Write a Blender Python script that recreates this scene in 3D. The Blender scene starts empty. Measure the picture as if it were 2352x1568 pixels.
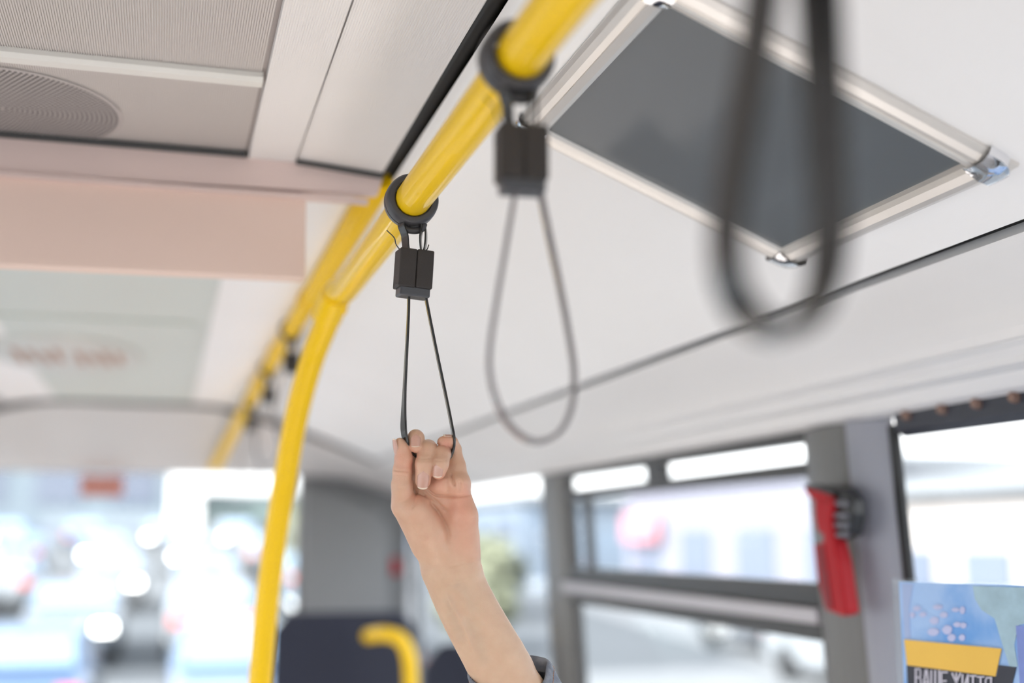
import bpy, bmesh, math, random
import numpy as np
from mathutils import Vector, Matrix
random.seed(7)
SC = bpy.context.scene
COL = SC.collection

# ------------------------------------------------------------------ camera
F = 2800.0
H = 1.6                                  # the camera's height over the bus floor
VP = (372.0, 1238.0)                     # where the bus axis vanishes
c_y = np.array([VP[0]-1176, -(VP[1]-784), -F]); c_y /= np.linalg.norm(c_y)
c_z = np.array([0, F, -(VP[1]-784)]); c_z /= np.linalg.norm(c_z)
c_x = np.cross(c_y, c_z)
CM = np.array([c_x, c_y, c_z])
cam_d = bpy.data.cameras.new('camera')
cam = bpy.data.objects.new('camera', cam_d); COL.objects.link(cam)
mw = Matrix([list(r) for r in CM]).to_4x4(); mw.translation = (0, 0, H)
cam.matrix_world = mw
cam_d.sensor_width = 36.0; cam_d.lens = F*36.0/2352
cam_d.clip_start = 0.01; cam_d.clip_end = 500
cam_d.dof.use_dof = True; cam_d.dof.focus_distance = 1.20
cam_d.dof.aperture_fstop = cam_d.lens/1000/0.0240
cam_d.dof.aperture_blades = 0
SC.camera = cam

# ------------------------------------------------------------------ light
SC.view_settings.view_transform = 'Standard'; SC.view_settings.look = 'None'
SC.view_settings.gamma = 1; SC.view_settings.use_curve_mapping = False
SC.view_settings.exposure = 0.66
wd = bpy.data.worlds.new('sky'); SC.world = wd; wd.use_nodes = True
wn = wd.node_tree.nodes; wl = wd.node_tree.links
bg = wn['Background']; bg.inputs['Strength'].default_value = 2.2
tc = wn.new('ShaderNodeTexCoord'); sep = wn.new('ShaderNodeSeparateXYZ'); rmp = wn.new('ShaderNodeValToRGB')
wl.new(tc.outputs['Generated'], sep.inputs[0]); wl.new(sep.outputs['Z'], rmp.inputs[0])
rmp.color_ramp.elements[0].color = (1.0, 0.98, 0.96, 1); rmp.color_ramp.elements[0].position = 0.0
rmp.color_ramp.elements[1].color = (0.78, 0.88, 1.0, 1); rmp.color_ramp.elements[1].position = 0.8
wl.new(rmp.outputs[0], bg.inputs['Color'])
sd = bpy.data.lights.new('sun', 'SUN'); sd.energy = 14.0; sd.angle = math.radians(1.5); sd.color = (1, 0.96, 0.91)
so = bpy.data.objects.new('sun', sd); COL.objects.link(so)
so.rotation_euler = Vector((0.75, 0.30, -0.62)).to_track_quat('-Z', 'Y').to_euler()
def portal(c, n, w, h):
    l = bpy.data.lights.new('window_portal', 'AREA'); l.shape = 'RECTANGLE'; l.size = w; l.size_y = h
    l.cycles.is_portal = True
    o = bpy.data.objects.new('window_portal', l); COL.objects.link(o)
    o.matrix_world = Matrix.Translation((c[0], c[1], c[2]+H)) @ Vector(n).to_track_quat('-Z', 'Y').to_matrix().to_4x4()
    return o
portal((1.12, 3.6, -0.33), (-1, 0, 0), 4.0, 1.1)
portal((1.12, 0.55, -0.6), (-1, 0, 0), 2.1, 1.6)
portal((1.12, -1.9, -0.33), (-1, 0, 0), 2.2, 1.1)
portal((-1.42, 1.2, -0.33), (1, 0, 0), 8.4, 1.1)
portal((-0.15, 5.5, -0.2), (0, -1, 0), 1.5, 1.0)
portal((-0.15, -3.1, -0.3), (0, 1, 0), 2.2, 1.4)

# ------------------------------------------------------------------ pixel rays -> world points (z relative to the camera)
def ray(px, py): return CM @ np.array([(px-1176)/F, -(py-784)/F, -1.0])
def at(px, py, d): return ray(px, py)*d
def aty(px, py, y): r = ray(px, py); return r*(y/r[1])
def atx(px, py, x): r = ray(px, py); return r*(x/r[0])
def atz(px, py, z): r = ray(px, py); return r*(z/r[2])

# ------------------------------------------------------------------ helpers
def mat(name, col, rough=0.5, metal=0.0, coat=0.0, var=0.04, vscale=12.0, bump=0.0, bscale=200.0, sss=0.0, emis=None, estr=0.0, spec=0.5, alpha=None):
    m = bpy.data.materials.new(name); m.use_nodes = True
    n = m.node_tree.nodes; l = m.node_tree.links; b = n['Principled BSDF']
    t = n.new('ShaderNodeTexCoord'); no = n.new('ShaderNodeTexNoise'); no.inputs['Scale'].default_value = vscale; no.inputs['Detail'].default_value = 4
    l.new(t.outputs['Object'], no.inputs['Vector'])
    mx = n.new('ShaderNodeMixRGB'); mx.inputs[1].default_value = (*[c*(1-var) for c in col], 1); mx.inputs[2].default_value = (*[min(1, c*(1+var)) for c in col], 1)
    l.new(no.outputs['Fac'], mx.inputs[0]); l.new(mx.outputs[0], b.inputs['Base Color'])
    b.inputs['Roughness'].default_value = rough; b.inputs['Metallic'].default_value = metal
    b.inputs['Coat Weight'].default_value = coat; b.inputs['Coat Roughness'].default_value = 0.04
    b.inputs['Specular IOR Level'].default_value = spec
    if bump:
        n2 = n.new('ShaderNodeTexNoise'); n2.inputs['Scale'].default_value = bscale; l.new(t.outputs['Object'], n2.inputs['Vector'])
        bp = n.new('ShaderNodeBump'); bp.inputs['Strength'].default_value = bump; bp.inputs['Distance'].default_value = 0.001
        l.new(n2.outputs['Fac'], bp.inputs['Height']); l.new(bp.outputs[0], b.inputs['Normal'])
    if emis: b.inputs['Emission Color'].default_value = (*emis, 1); b.inputs['Emission Strength'].default_value = estr
    return m
def glassmat(name, tint, gloss):
    m = bpy.data.materials.new(name); m.use_nodes = True
    n = m.node_tree.nodes; l = m.node_tree.links; n.remove(n['Principled BSDF'])
    tr = n.new('ShaderNodeBsdfTransparent'); tr.inputs[0].default_value = (*tint, 1)
    gl = n.new('ShaderNodeBsdfGlossy'); gl.inputs['Roughness'].default_value = 0.02
    mx = n.new('ShaderNodeMixShader'); mx.inputs[0].default_value = gloss
    l.new(tr.outputs[0], mx.inputs[1]); l.new(gl.outputs[0], mx.inputs[2]); l.new(mx.outputs[0], n['Material Output'].inputs[0])
    return m
M = {}
M['ribbed'] = mat('ribbed_panel', (0.69, 0.64, 0.61), 0.45, var=0.03, vscale=3)
M['bright'] = mat('smooth_white_panel', (0.94, 0.905, 0.885), 0.4, var=0.03, vscale=3)
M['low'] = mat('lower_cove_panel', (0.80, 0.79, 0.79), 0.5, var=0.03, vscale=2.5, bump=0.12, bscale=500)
M['cove'] = mat('cove_panel', (0.92, 0.915, 0.92), 0.5, var=0.03, vscale=2.5, bump=0.12, bscale=500)
M['trimw'] = mat('ceiling_trim', (0.80, 0.77, 0.72), 0.4)
M['black'] = mat('black_gap', (0.012, 0.012, 0.013), 0.6)
M['fascia'] = mat('pinkish_fascia', (0.80, 0.63, 0.58), 0.5, vscale=3)
M['banner'] = mat('pink_banner_panel', (0.86, 0.655, 0.56), 0.55, vscale=3)
M['rearc'] = mat('rear_ceiling_panel', (0.61, 0.645, 0.60), 0.45, vscale=2)
M['soffit'] = mat('rear_soffit', (0.66, 0.62, 0.60), 0.5, vscale=2)
M['pillar'] = mat('grey_pillar', (0.165, 0.16, 0.155), 0.35, bump=0.1)
M['rearw'] = mat('rear_grey_panel', (0.22, 0.22, 0.225), 0.5)
M['wframe'] = mat('dark_window_frame', (0.055, 0.053, 0.052), 0.4)
M['rubber'] = mat('black_rubber', (0.01, 0.01, 0.011), 0.45)
M['alu'] = mat('light_bar', (0.52, 0.49, 0.51), 0.35, metal=0.3)
M['glass'] = glassmat('window_glass', (0.95, 0.97, 0.98), 0.05)
M['floor'] = mat('bus_floor', (0.42, 0.385, 0.37), 0.7, vscale=40)
M['yellow'] = mat('glossy_yellow_paint', (0.98, 0.61, 0.003), 0.5, coat=0.5, var=0.02, spec=0.15)
M['yellow_far'] = mat('satin_yellow_paint', (0.94, 0.575, 0.003), 0.6, coat=0.15, var=0.02, spec=0.08)
M['collar'] = mat('dark_grey_collar', (0.055, 0.052, 0.055), 0.38, bump=0.1, bscale=900)
M['block'] = mat('dark_brown_block', (0.030, 0.024, 0.022), 0.5, bump=0.25, bscale=1500)
M['skirt'] = mat('grey_block_skirt', (0.06, 0.062, 0.07), 0.3)
M['strap'] = mat('black_strap', (0.018, 0.018, 0.018), 0.25, coat=0.3)
M['strapg'] = mat('grey_strap', (0.15, 0.135, 0.145), 0.25, coat=0.5)
M['frame'] = mat('satin_aluminium', (0.74, 0.71, 0.68), 0.33, metal=0.65, bump=0.05)
M['chrome'] = mat('chrome_corner', (0.85, 0.85, 0.87), 0.06, metal=1.0, var=0.0)
M['sheet'] = mat('dark_grey_sheet', (0.082, 0.098, 0.112), 0.45, coat=0.25, bump=0.05, bscale=60)
M['red'] = mat('red_plastic', (0.40, 0.010, 0.016), 0.5, coat=0.0, spec=0.25)
M['dark'] = mat('black_plastic', (0.02, 0.02, 0.022), 0.35)
M['seat'] = mat('navy_seat_fabric', (0.014, 0.02, 0.06), 0.9, var=0.4, vscale=60)
M['seatback'] = mat('dark_seat_shell', (0.010, 0.013, 0.032), 0.6)
M['nail'] = mat('fingernail', (0.62, 0.35, 0.27), 0.22, coat=0.6, var=0.05, vscale=300)
M['nailtip'] = mat('nail_free_edge', (0.80, 0.64, 0.50), 0.3, coat=0.5, var=0.02)

def lk(o): COL.objects.link(o); return o
def mk(name, V, Fc, m, parent=None, org=None, smooth=False, ang=None, mats=None, fm=None):
    V = np.asarray(V, float)
    if parent is not None: base = np.array(parent['_o'])
    else: base = np.array(org if org is not None else [(V[:, 0].min()+V[:, 0].max())/2, (V[:, 1].min()+V[:, 1].max())/2, V[:, 2].min()])
    me = bpy.data.meshes.new(name); me.from_pydata((V-base).tolist(), [], [list(f) for f in Fc]); me.update()
    bm = bmesh.new(); bm.from_mesh(me); bmesh.ops.recalc_face_normals(bm, faces=bm.faces); bm.to_mesh(me); bm.free()
    o = bpy.data.objects.new(name, me)
    for mm in (mats or [m]): me.materials.append(mm)
    if fm is not None: me.polygons.foreach_set('material_index', list(fm))
    if smooth: me.polygons.foreach_set('use_smooth', [True]*len(me.polygons))
    if smooth and name not in ('person', 'fingernail', 'cuff', 'jacket_sleeve'): me.set_sharp_from_angle(angle=math.radians(38))
    if parent is not None: o.parent = parent
    else: o.location = (base[0], base[1], base[2]+H)
    o['_o'] = [float(x) for x in base]
    lk(o)
    if ang: 
        md = o.modifiers.new('bevel', 'BEVEL'); md.width = ang; md.segments = 3; md.limit_method = 'ANGLE'
    return o
def thing(name, label, cat, org, group=None):
    o = lk(bpy.data.objects.new(name, None)); o.empty_display_size = 0.05
    o.location = (org[0], org[1], org[2]+H); o['_o'] = [float(x) for x in org]
    o['label'] = label; o['category'] = cat
    if group: o['group'] = group
    return o
def tag(o, label, cat, group=None):
    o['label'] = label; o['category'] = cat
    if group: o['group'] = group
    return o
def struct(o): o['kind'] = 'structure'; return o
def box(x0, x1, y0, y1, z0, z1):
    V = [(x, y, z) for x in (x0, x1) for y in (y0, y1) for z in (z0, z1)]
    return V, [(0, 1, 3, 2), (4, 6, 7, 5), (0, 4, 5, 1), (2, 3, 7, 6), (0, 2, 6, 4), (1, 5, 7, 3)]
def join(*parts):
    V = []; Fc = []
    for v, f in parts:
        n = len(V); V += [tuple(p) for p in v]; Fc += [tuple(i+n for i in q) for q in f]
    return V, Fc
def prism(poly, a, b):
    """closed outline poly (3d points, ordered), extruded by vector from offset a to offset b"""
    n = len(poly); a = np.array(a, float); b = np.array(b, float)
    V = [tuple(np.array(p)+a) for p in poly]+[tuple(np.array(p)+b) for p in poly]
    return V, [tuple(range(n)), tuple(range(2*n-1, n-1, -1))]+[(i, (i+1) % n, (i+1) % n+n, i+n) for i in range(n)]
def strip(prof, y0, y1, th):
    """open (x,z) profile, thickened upward/outward by th (dx,dz), swept along the bus"""
    p = [(x, 0, z) for x, z in prof]+[(x+th[0], 0, z+th[1]) for x, z in reversed(prof)]
    n = len(prof); V = [(x, y0, z) for x, _, z in p]+[(x, y1, z) for x, _, z in p]; N = 2*n
    Fc = [(i, (i+1) % N, (i+1) % N+N, i+N) for i in range(N)]
    for i in range(n-1): Fc += [(i, i+1, N-2-i, N-1-i), (N+i, 2*N-1-i, 2*N-2-i, N+i+1)]
    return V, Fc
def catmull(P, n=8):
    P = [np.array(p, float) for p in P]; Q = [2*P[0]-P[1]]+P+[2*P[-1]-P[-2]]; out = []
    for i in range(1, len(Q)-2):
        for k in range(n):
            t = k/n
            out.append(0.5*((2*Q[i])+(-Q[i-1]+Q[i+1])*t+(2*Q[i-1]-5*Q[i]+4*Q[i+1]-Q[i+2])*t*t+(-Q[i-1]+3*Q[i]-3*Q[i+1]+Q[i+2])*t**3))
    out.append(P[-1]); return out
def tube(P, r, seg=24, cap=True):
    P = [np.array(p, float) for p in P]; V = []; Fc = []
    rs = r if hasattr(r, '__len__') else [r]*len(P)
    up = None
    for i, p in enumerate(P):
        t = P[min(i+1, len(P)-1)]-P[max(i-1, 0)]; t /= np.linalg.norm(t)
        if up is None: up = np.array([0, 0, 1.0]) if abs(t[2]) < 0.8 else np.array([1.0, 0, 0])
        up = up-t*np.dot(up, t); up /= np.linalg.norm(up); s = np.cross(t, up)
        V += [tuple(p+rs[i]*(math.cos(a)*up+math.sin(a)*s)) for a in [2*math.pi*k/seg for k in range(seg)]]
    for i in range(len(P)-1):
        for k in range(seg): a = i*seg+k; b = i*seg+(k+1) % seg; Fc.append((a, b, b+seg, a+seg))
    if cap: Fc += [tuple(range(seg)), tuple(range((len(P)-1)*seg, len(P)*seg))]
    return V, Fc
def ribbon(P, W, w, th):
    """flat band: centre line P, width directions W, rounded edges"""
    V = []; Fc = []; pr = []
    a, b = w/2, th/2; e = b*0.8
    pr = [(-a, -b+e*.6), (-a+e*.6, -b), (a-e*.6, -b), (a, -b+e*.6), (a, b-e*.6), (a-e*.6, b), (-a+e*.6, b), (-a, b-e*.6)]
    N = 8
    for i, p in enumerate(P):
        t = P[min(i+1, len(P)-1)]-P[max(i-1, 0)]; t = t/np.linalg.norm(t)
        wd_ = np.array(W[i], float); wd_ = wd_-t*np.dot(wd_, t); wd_ /= np.linalg.norm(wd_); n = np.cross(t, wd_)
        V += [tuple(p+wd_*u+n*v) for u, v in pr]
    for i in range(len(P)-1):
        for k in range(N): q = i*N+k; r = i*N+(k+1) % N; Fc.append((q, r, r+N, q+N))
    Fc += [tuple(range(N)), tuple(range((len(P)-1)*N, len(P)*N))]
    return V, Fc
def lathe(prof, c, axis, seg=48):
    """closed profile of (along, radius) turned round axis at c"""
    ax = np.array(axis, float); ax /= np.linalg.norm(ax); u = np.cross(ax, [0, 0, 1.0])
    if np.linalg.norm(u) < .1: u = np.array([1.0, 0, 0])
    u /= np.linalg.norm(u); v = np.cross(ax, u); n = len(prof); V = []; Fc = []
    for k in range(seg):
        a = 2*math.pi*k/seg
        V += [tuple(np.array(c)+ax*s+(u*math.cos(a)+v*math.sin(a))*r) for s, r in prof]
    for k in range(seg):
        for i in range(n): Fc.append((k*n+i, k*n+(i+1) % n, ((k+1) % seg)*n+(i+1) % n, ((k+1) % seg)*n+i))
    return V, Fc
def rbox(c, X, Y, Z, hx, hy, hz):
    V = [tuple(np.array(c)+np.array(X)*sx*hx+np.array(Y)*sy*hy+np.array(Z)*sz*hz) for sx in (-1, 1) for sy in (-1, 1) for sz in (-1, 1)]
    return V, [(0, 1, 3, 2), (4, 6, 7, 5), (0, 4, 5, 1), (2, 3, 7, 6), (0, 2, 6, 4), (1, 5, 7, 3)]

#@@SETTING
# ------------------------------------------------------------------ the setting
XC = -0.15                                # middle of the bus
def mir(prof): return [(2*XC-x, z) for x, z in prof]
Y0, Y1 = -3.0, 5.4
def ribs(x0, z0, x1, z1, pitch, depth):
    n = int(abs(x1-x0)/pitch); pr = []
    for i in range(n):
        for f, d in ((0, 0), (0.35, 0), (0.5, depth), (0.85, depth)):
            t = (i+f)/n; pr.append((x0+(x1-x0)*t, z0+(z1-z0)*t+d))
    pr.append((x1, z1)); return pr
FY = 1.59                                 # the fascia across the ceiling
struct(mk('ceiling', *strip(ribs(-0.387, .505, .0835, .505, .0025, .0019), Y0, FY, (0, .02)), M['ribbed']))
V, Fc = box(-0.387, .088, FY+.012, 4.7, .500, .52)
struct(mk('ceiling', *join((V, Fc), box(-0.387, .088, FY+.012, 2.70, .496, .503), box(-0.387, .06, 2.9, 4.6, .495, .502)), M['rearc']))
struct(mk('trim_1', *strip(ribs(.0885, .497, .149, .497, .0025, .0011), Y0, FY, (0, .02)), M['bright']))
struct(mk('trim_2', *strip(mir(ribs(.0885, .497, .149, .497, .0025, .0011)), Y0, FY, (0, .02)), M['bright']))
struct(mk('trim_3', *strip(ribs(.1515, .499, .2655, .4888, .0025, .0011), Y0, FY, (0, .02)), M['bright']))
struct(mk('trim_4', *strip(mir(ribs(.1515, .499, .2655, .4888, .0025, .0011)), Y0, FY, (0, .02)), M['bright']))
struct(mk('trim_5', *strip([(.089, .499), (.15, .499), (.268, .487)], FY+.012, 4.7, (0, .02)), M['bright']))
struct(mk('trim_6', *strip(mir([(.089, .499), (.15, .499), (.268, .487)]), FY+.012, 4.7, (0, .02)), M['bright']))
# backing: soft shadow of the panel joints as taupe colour; long slots black
struct(mk('trim_22', *box(-.567, .264, Y0, 4.7, .5085, .512), mat('shade_taupe_gap', (.42, .37, .35), .6)))
struct(mk('trim_7', *join(box(-.60, .32, Y0, 4.7, .545, .555), box(.266, .270, Y0, 4.7, .489, .535), box(.262, .296, Y0, 4.7, .512, .52),
       box(-.572, -.568, Y0, 4.7, .489, .535), box(-.592, -.562, Y0, 4.7, .512, .52)), M['black']))
# cross bar of the ceiling
V, Fc = prism([(-.387, 1.3, .506), (-.387, 1.3, .500), (-.387, 1.306, .496), (-.387, 1.322, .496), (-.387, 1.328, .500), (-.387, 1.328, .506)], (0, 0, 0), (.472, 0, 0))
struct(mk('trim_8', V, Fc, M['trimw']))
# cove: slot edge > groove > moulding > window head
CP = lambda x: .62-.41*x
COVE = [(.2915, CP(.2915)), (.297, CP(.295)), (.5, CP(.5)), (.70, CP(.70)), (.776, CP(.776)-.001)]
LOW = [(.789, .2935), (.80, .2885), (.85, .269), (.89, .252), (.915, .237), (.926, .2275), (.929, .236), (.936, .236), (.939, .2265), (.955, .2235), (.968, .2150), (.970, .208), (.998, .2035), (1.012, .187), (1.03, .182), (1.05, .182)]
wr = mk('wall_right', *strip(COVE, Y0, 5.4, (.02, .03)), M['cove'], smooth=False); struct(wr)
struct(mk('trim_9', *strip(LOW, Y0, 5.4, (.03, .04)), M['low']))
struct(mk('trim_10', *strip([(.765, .322), (.81, .302)], Y0, 5.4, (.0, .02)), M['black']))
struct(mk('wall_left', *strip(mir(COVE), Y0, 5.4, (-.02, .03)), M['cove']))
struct(mk('trim_11', *strip(mir(LOW), Y0, 5.4, (-.03, .04)), M['cove']))
struct(mk('trim_12', *strip(mir([(.77, .325), (.80, .313)]), Y0, 5.4, (.0, .02)), M['black']))
# side walls with their window openings
ZW, ZS, ZB = .182, -.88, -1.6
def sidewall(x0, x1, opens, name, z1=.25):
    parts = [box(x0, x1, Y0, Y1, ZW, z1)]
    ys = Y0
    for a, b, s in opens:
        if a > ys: parts.append(box(x0, x1, ys, a, ZB, ZW))
        parts.append(box(x0, x1, a, b, ZB, s)); ys = b
    if ys < Y1: parts.append(box(x0, x1, ys, Y1, ZB, ZW))
    return struct(mk(name, *join(*parts), M['pillar']))
sidewall(1.05, 1.072, [(-2.9, -.75, ZS), (-.45, 1.64, -1.55), (1.855, 3.17, ZS), (3.39, 5.33, ZS)], 'wall_right')
sidewall(-1.41, -1.35, [(-2.9, -1.2, ZS), (-1.0, .7, ZS), (.9, 2.6, ZS), (2.8, 5.3, ZS)], 'wall_left')
struct(mk('floor', *box(-1.41, 1.11, -3.1, 5.5, -1.66, -1.6), M['floor']))
struct(mk('wall_front', *join(box(-1.41, 1.11, -3.1, -3.0, -1.6, -.95), box(-1.41, 1.11, -3.1, -3.0, .30, .56), box(-1.41, -1.25, -3.1, -3.0, -.95, .3), box(.95, 1.11, -3.1, -3.0, -.95, .3)), M['rearw']))
# roof skin above everything
struct(mk('trim_13', *join(box(-1.45, 1.15, -3.15, 5.55, .56, .60)), M['cove']))
struct(mk('trim_14', *join(box(1.11, 1.15, -3.1, 5.5, .2, .56), box(-1.45, -1.41, -3.1, 5.5, .2, .56)), M['cove']))
# fascia and the pinkish bulkhead panel under the ceiling
fz = lambda x: CP(x)-.0 if x > .29 else .5
fas = [(-.40, .4985), (.0835, .4985), (.15, .4975), (.268, .487), (.262, .463), (.24, .4615), (-.40, .449)]
fo = mk('trim_15', *join(prism([(x, FY, z) for x, z in fas], (0, 0, 0), (0, .02, 0)), box(-.4, .248, FY-.004, FY+.01, .4475, .4535)), M['fascia']); struct(fo)
struct(mk('trim_23', *join(prism([(.15, FY-.012, .4978), (.266, FY-.012, .4885), (.266, FY-.012, .4835), (.15, FY-.012, .4945)], (0, 0, 0), (0, .012, 0)), box(-.387, .0835, FY-.008, FY, .4975, .5045)), mat('dark_grey_gap', (.07, .07, .07), .6)))
fo = mk('trim_16', *prism([(-.40, FY+.006, .447), (.166, FY+.006, .4525), (.168, FY+.006, .341), (-.40, FY+.006, .334)], (0, 0, 0), (0, .03, 0)), M['banner'], ang=.003); struct(fo)
# rear bulkhead: arched edge, sloped soffit and the wall round the rear window
SOF = [(-1.35, .182), (-1.0, .26), (-.70, .42), (-.45, .493), (-.15, .503), (.15, .493), (.262, .470), (.5, .400), (.785, .300), (1.05, .182)]
n = len(SOF)
V = [(x, 4.7, min(z, .5)-.008 if abs(x+.15) < .45 else z-.006) for x, z in SOF]+[(x, 5.4, .278 if -.95 < x < .7 else (.182 if abs(x+.15) > 1.15 else .26)) for x, z in SOF]
V += [(x, 4.7, z+.06) for x, _, z in V[:n]]+[(x, 5.4, z+.06) for x, _, z in V[n:2*n]]
Fc = [(i, i+1, n+i+1, n+i) for i in range(n-1)]+[(i, 2*n+i, 2*n+i+1, i+1) for i in range(n-1)]
struct(mk('trim_17', V, Fc, M['soffit']))
V, Fc = tube(catmull([(x, 4.69, min(z, .497)-.004) for x, z in SOF[1:-1]], 4), .008, 10)
struct(mk('trim_18', V, Fc, M['wframe'], smooth=True))
RX0, RX1 = -1.0, .565
struct(mk('wall_rear', *join(box(-1.35, 1.05, 5.4, 5.46, .278, .5), box(-1.35, RX0, 5.4, 5.46, -1.6, .278), box(RX1, 1.05, 5.4, 5.46, -1.6, .278), box(RX0, RX1, 5.4, 5.46, -1.6, -.75)), M['rearw']))
struct(mk('trim_19', *prism([(.585, 5.34, -.9), (.585, 5.34, .225), (.74, 5.34, .20), (.90, 5.34, .13), (.955, 5.34, .06), (.955, 5.34, -.9)], (0, 0, 0), (0, .055, 0)), M['rearw'], ang=.01))
struct(mk('window_1', *box(RX0, RX1, 5.43, 5.436, -.75, .278), M['glass']))
struct(mk('window_2', *box(1.060, 1.064, 3.39, 5.33, ZS, ZW), M['glass']))
# window beside the hammer: top vents, sliding pane, bars, lower pane
w3 = struct(mk('window_3', *box(1.060, 1.064, 1.855, 3.17, ZS, ZW), M['glass']))
ya, yb = 1.855, 3.17
fr = [box(1.04, 1.07, ya, yb, .163, .184), box(1.045, 1.07, ya, yb, .107, .130), box(1.04, 1.07, ya, yb, -.112, -.072), box(1.04, 1.07, ya, yb, -.168, -.140),
      box(1.045, 1.07, ya, ya+.012, -.88, .17), box(1.045, 1.07, yb-.02, yb, -.88, .17), box(1.05, 1.07, 2.50, 2.60, .12, .17), box(1.05, 1.07, 3.02, 3.05, -.09, .11)]
def wpart(name, geo, m, par=w3, ang=.004): o = mk(name, *geo, m, parent=par, ang=ang); return o
wpart('window_frame', join(*fr), M['wframe'])
wpart('window_rail', box(1.025, 1.07, ya-.01, yb+.02, -.139, -.113), M['alu'])
w4 = struct(mk('window_4', *box(-1.39, -1.385, -2.9, 5.3, ZS, ZW), M['glass']))
w5 = struct(mk('window_5', *box(-1.25, .95, -3.05, -3.045, -.95, .3), M['glass']))
struct(mk('window_6', *box(1.060, 1.064, -2.9, -.75, ZS, ZW), M['glass']))
# rounded grey covers on the pillars
def pil(y0, y1, name, d=.03):
    P = []
    for k in range(9):
        a = math.pi*k/8; P.append((1.05-d*math.sin(a)**.6, (y0+y1)/2-(y1-y0)/2*math.cos(a)))
    V = [(x, y, -1.6) for x, y in P]+[(x, y, .182) for x, y in P]; N = 9
    return struct(mk(name, V, [(i, i+1, i+1+N, i+N) for i in range(N-1)]+[tuple(range(N)), tuple(range(N, 2*N))], M['pillar'], smooth=False, ang=.004))
pil(1.700, 1.848, 'trim_20', .028)
struct(mk('trim_24', *prism([(1.052, 1.700, -1.6), (1.028, 1.700, -1.6), (1.020, 1.690, -1.6), (1.020, 1.672, -1.6), (1.026, 1.650, -1.6), (1.038, 1.625, -1.6), (1.052, 1.605, -1.6)], (0, 0, 0), (0, 0, 1.782)), mat('window_lit_door_post', (.32, .325, .37), .4), ang=.003)); pil(3.18, 3.38, 'trim_21', .02)  # post beside the door: window light on it put into the lighter bluish colour
# the door beside the poster: black header, rubber edge, pane
d1 = struct(mk('door_1', *join(box(1.052, 1.07, .50, 1.59, -1.55, -1.2), box(1.052, 1.07, .50, 1.59, .156, .182), box(1.052, 1.07, .50, .56, -1.2, .16)), M['rubber']))
mk('door_glass', *box(1.058, 1.062, .56, 1.63, -1.2, .157), M['glass'], parent=d1)
a = aty(2065, 1200, 1)
mk('door_seal', *box(1.043, 1.056, 1.594, 1.612, -1.55, .17), M['rubber'], parent=d1, ang=.004)
mk('door_header', *prism([(1.03, .3, .185), (1.03, .3, .158), (1.045, .3, .148), (1.06, .3, .15), (1.06, .3, .185)], (0, 0, 0), (0, 1.27, 0)), mat('navy_black_header', (.03, .032, .045), .3), parent=d1)
mb = mat('copper_bolt', (.30, .19, .15), .5, metal=.5)
for yy in (1.535, 1.45, 1.375, 1.30, 1.24):
    mk('bolt', *lathe([(0, .0), (0, .008), (.008, .006), (.008, 0)], (1.03, yy, .177), (-1, 0, 0), 16), mb, parent=d1, smooth=True)

for o in list(SC.objects):
    if o.type != 'MESH' or '_o' not in o: continue
    b0 = o['_o']; xs = [v.co.x+b0[0] for v in o.data.vertices]
    if min(xs) > 1.0 and (o.get('kind') == 'structure' or (o.parent and o.parent.get('kind') == 'structure')):
        for v in o.data.vertices: v.co.x += .06*max(0, .18-(v.co.z+b0[2]))

#@@THINGS
# ------------------------------------------------------------------ speaker grille in the ceiling
cx, cy_, R = -.204, 1.495, .136
sg = thing('speaker_grille', 'round perforated speaker grille set into the ribbed ceiling panel', 'speaker grille', (cx, cy_, .4975))
seg = 72; V = []; Fc = []
for r, z in ((0.001, .5040), (R-.003, .5040), (R, .5046)):
    V += [(cx+r*math.cos(2*math.pi*k/seg), min(cy_+r*math.sin(2*math.pi*k/seg), FY-.002), z) for k in range(seg)]
for j in range(2):
    for k in range(seg): Fc.append((j*seg+k, j*seg+(k+1) % seg, (j+1)*seg+(k+1) % seg, (j+1)*seg+k))
V += [(x, y, .508) for x, y, z in V[2*seg:3*seg]]; Fc.append(tuple(range(3*seg, 4*seg)))
mk('grille_plate', V, Fc, mat('taupe_grille', (.50, .45, .43), .5), parent=sg)
V = []; Fc = []
for i in range(1, 25):
    r = i*.0056; k6 = 6*i
    for k in range(k6):
        a = 2*math.pi*k/k6+.01; x, y = cx+r*math.cos(a), cy_+r*math.sin(a)
        if y > FY-.006 or r > R-.005: continue
        b = len(V); V += [(x+.0020*math.cos(q*math.pi/3), y+.0020*math.sin(q*math.pi/3), .5037) for q in range(6)]
        V += [(x+.001*math.cos(q*math.pi/3), y+.001*math.sin(q*math.pi/3), .5046) for q in range(6)]
        Fc += [tuple(range(b, b+6))]+[(b+q, b+(q+1) % 6, b+6+(q+1) % 6, b+6+q) for q in range(6)]
mk('perforation', V, Fc, M['black'], parent=sg)
# oval vent cover of the rear ceiling with amber print
ov = thing('ceiling_vent_cover', 'oval cover with brownish lettering on the rear ceiling', 'vent cover', (-.27, 3.47, .497))
seg = 64; V = []; Fc = []
for r, z in ((1, .497), (.97, .488), (.9, .486), (.001, .486)):
    V += [(-.27+.20*r*math.cos(2*math.pi*k/seg), 3.47+.34*r*math.sin(2*math.pi*k/seg), z) for k in range(seg)]
for j in range(3):
    for k in range(seg): Fc.append((j*seg+k, j*seg+(k+1) % seg, (j+1)*seg+(k+1) % seg, (j+1)*seg+k))
mk('cover', V, Fc, mat('cream_cover', (.60, .60, .56), .4), parent=ov, smooth=True)
vb = mat('brown_print', (.42, .24, .16), .6, var=.4, vscale=40)
for k in range(8):
    x = -.40+.034*k+(.02 if k > 3 else 0)
    mk('mark', *box(x, x+.018, 3.33+.03*(k % 3), 3.60-.04*(k % 2), .4835, .4865), vb, parent=ov, ang=.003)
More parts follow.
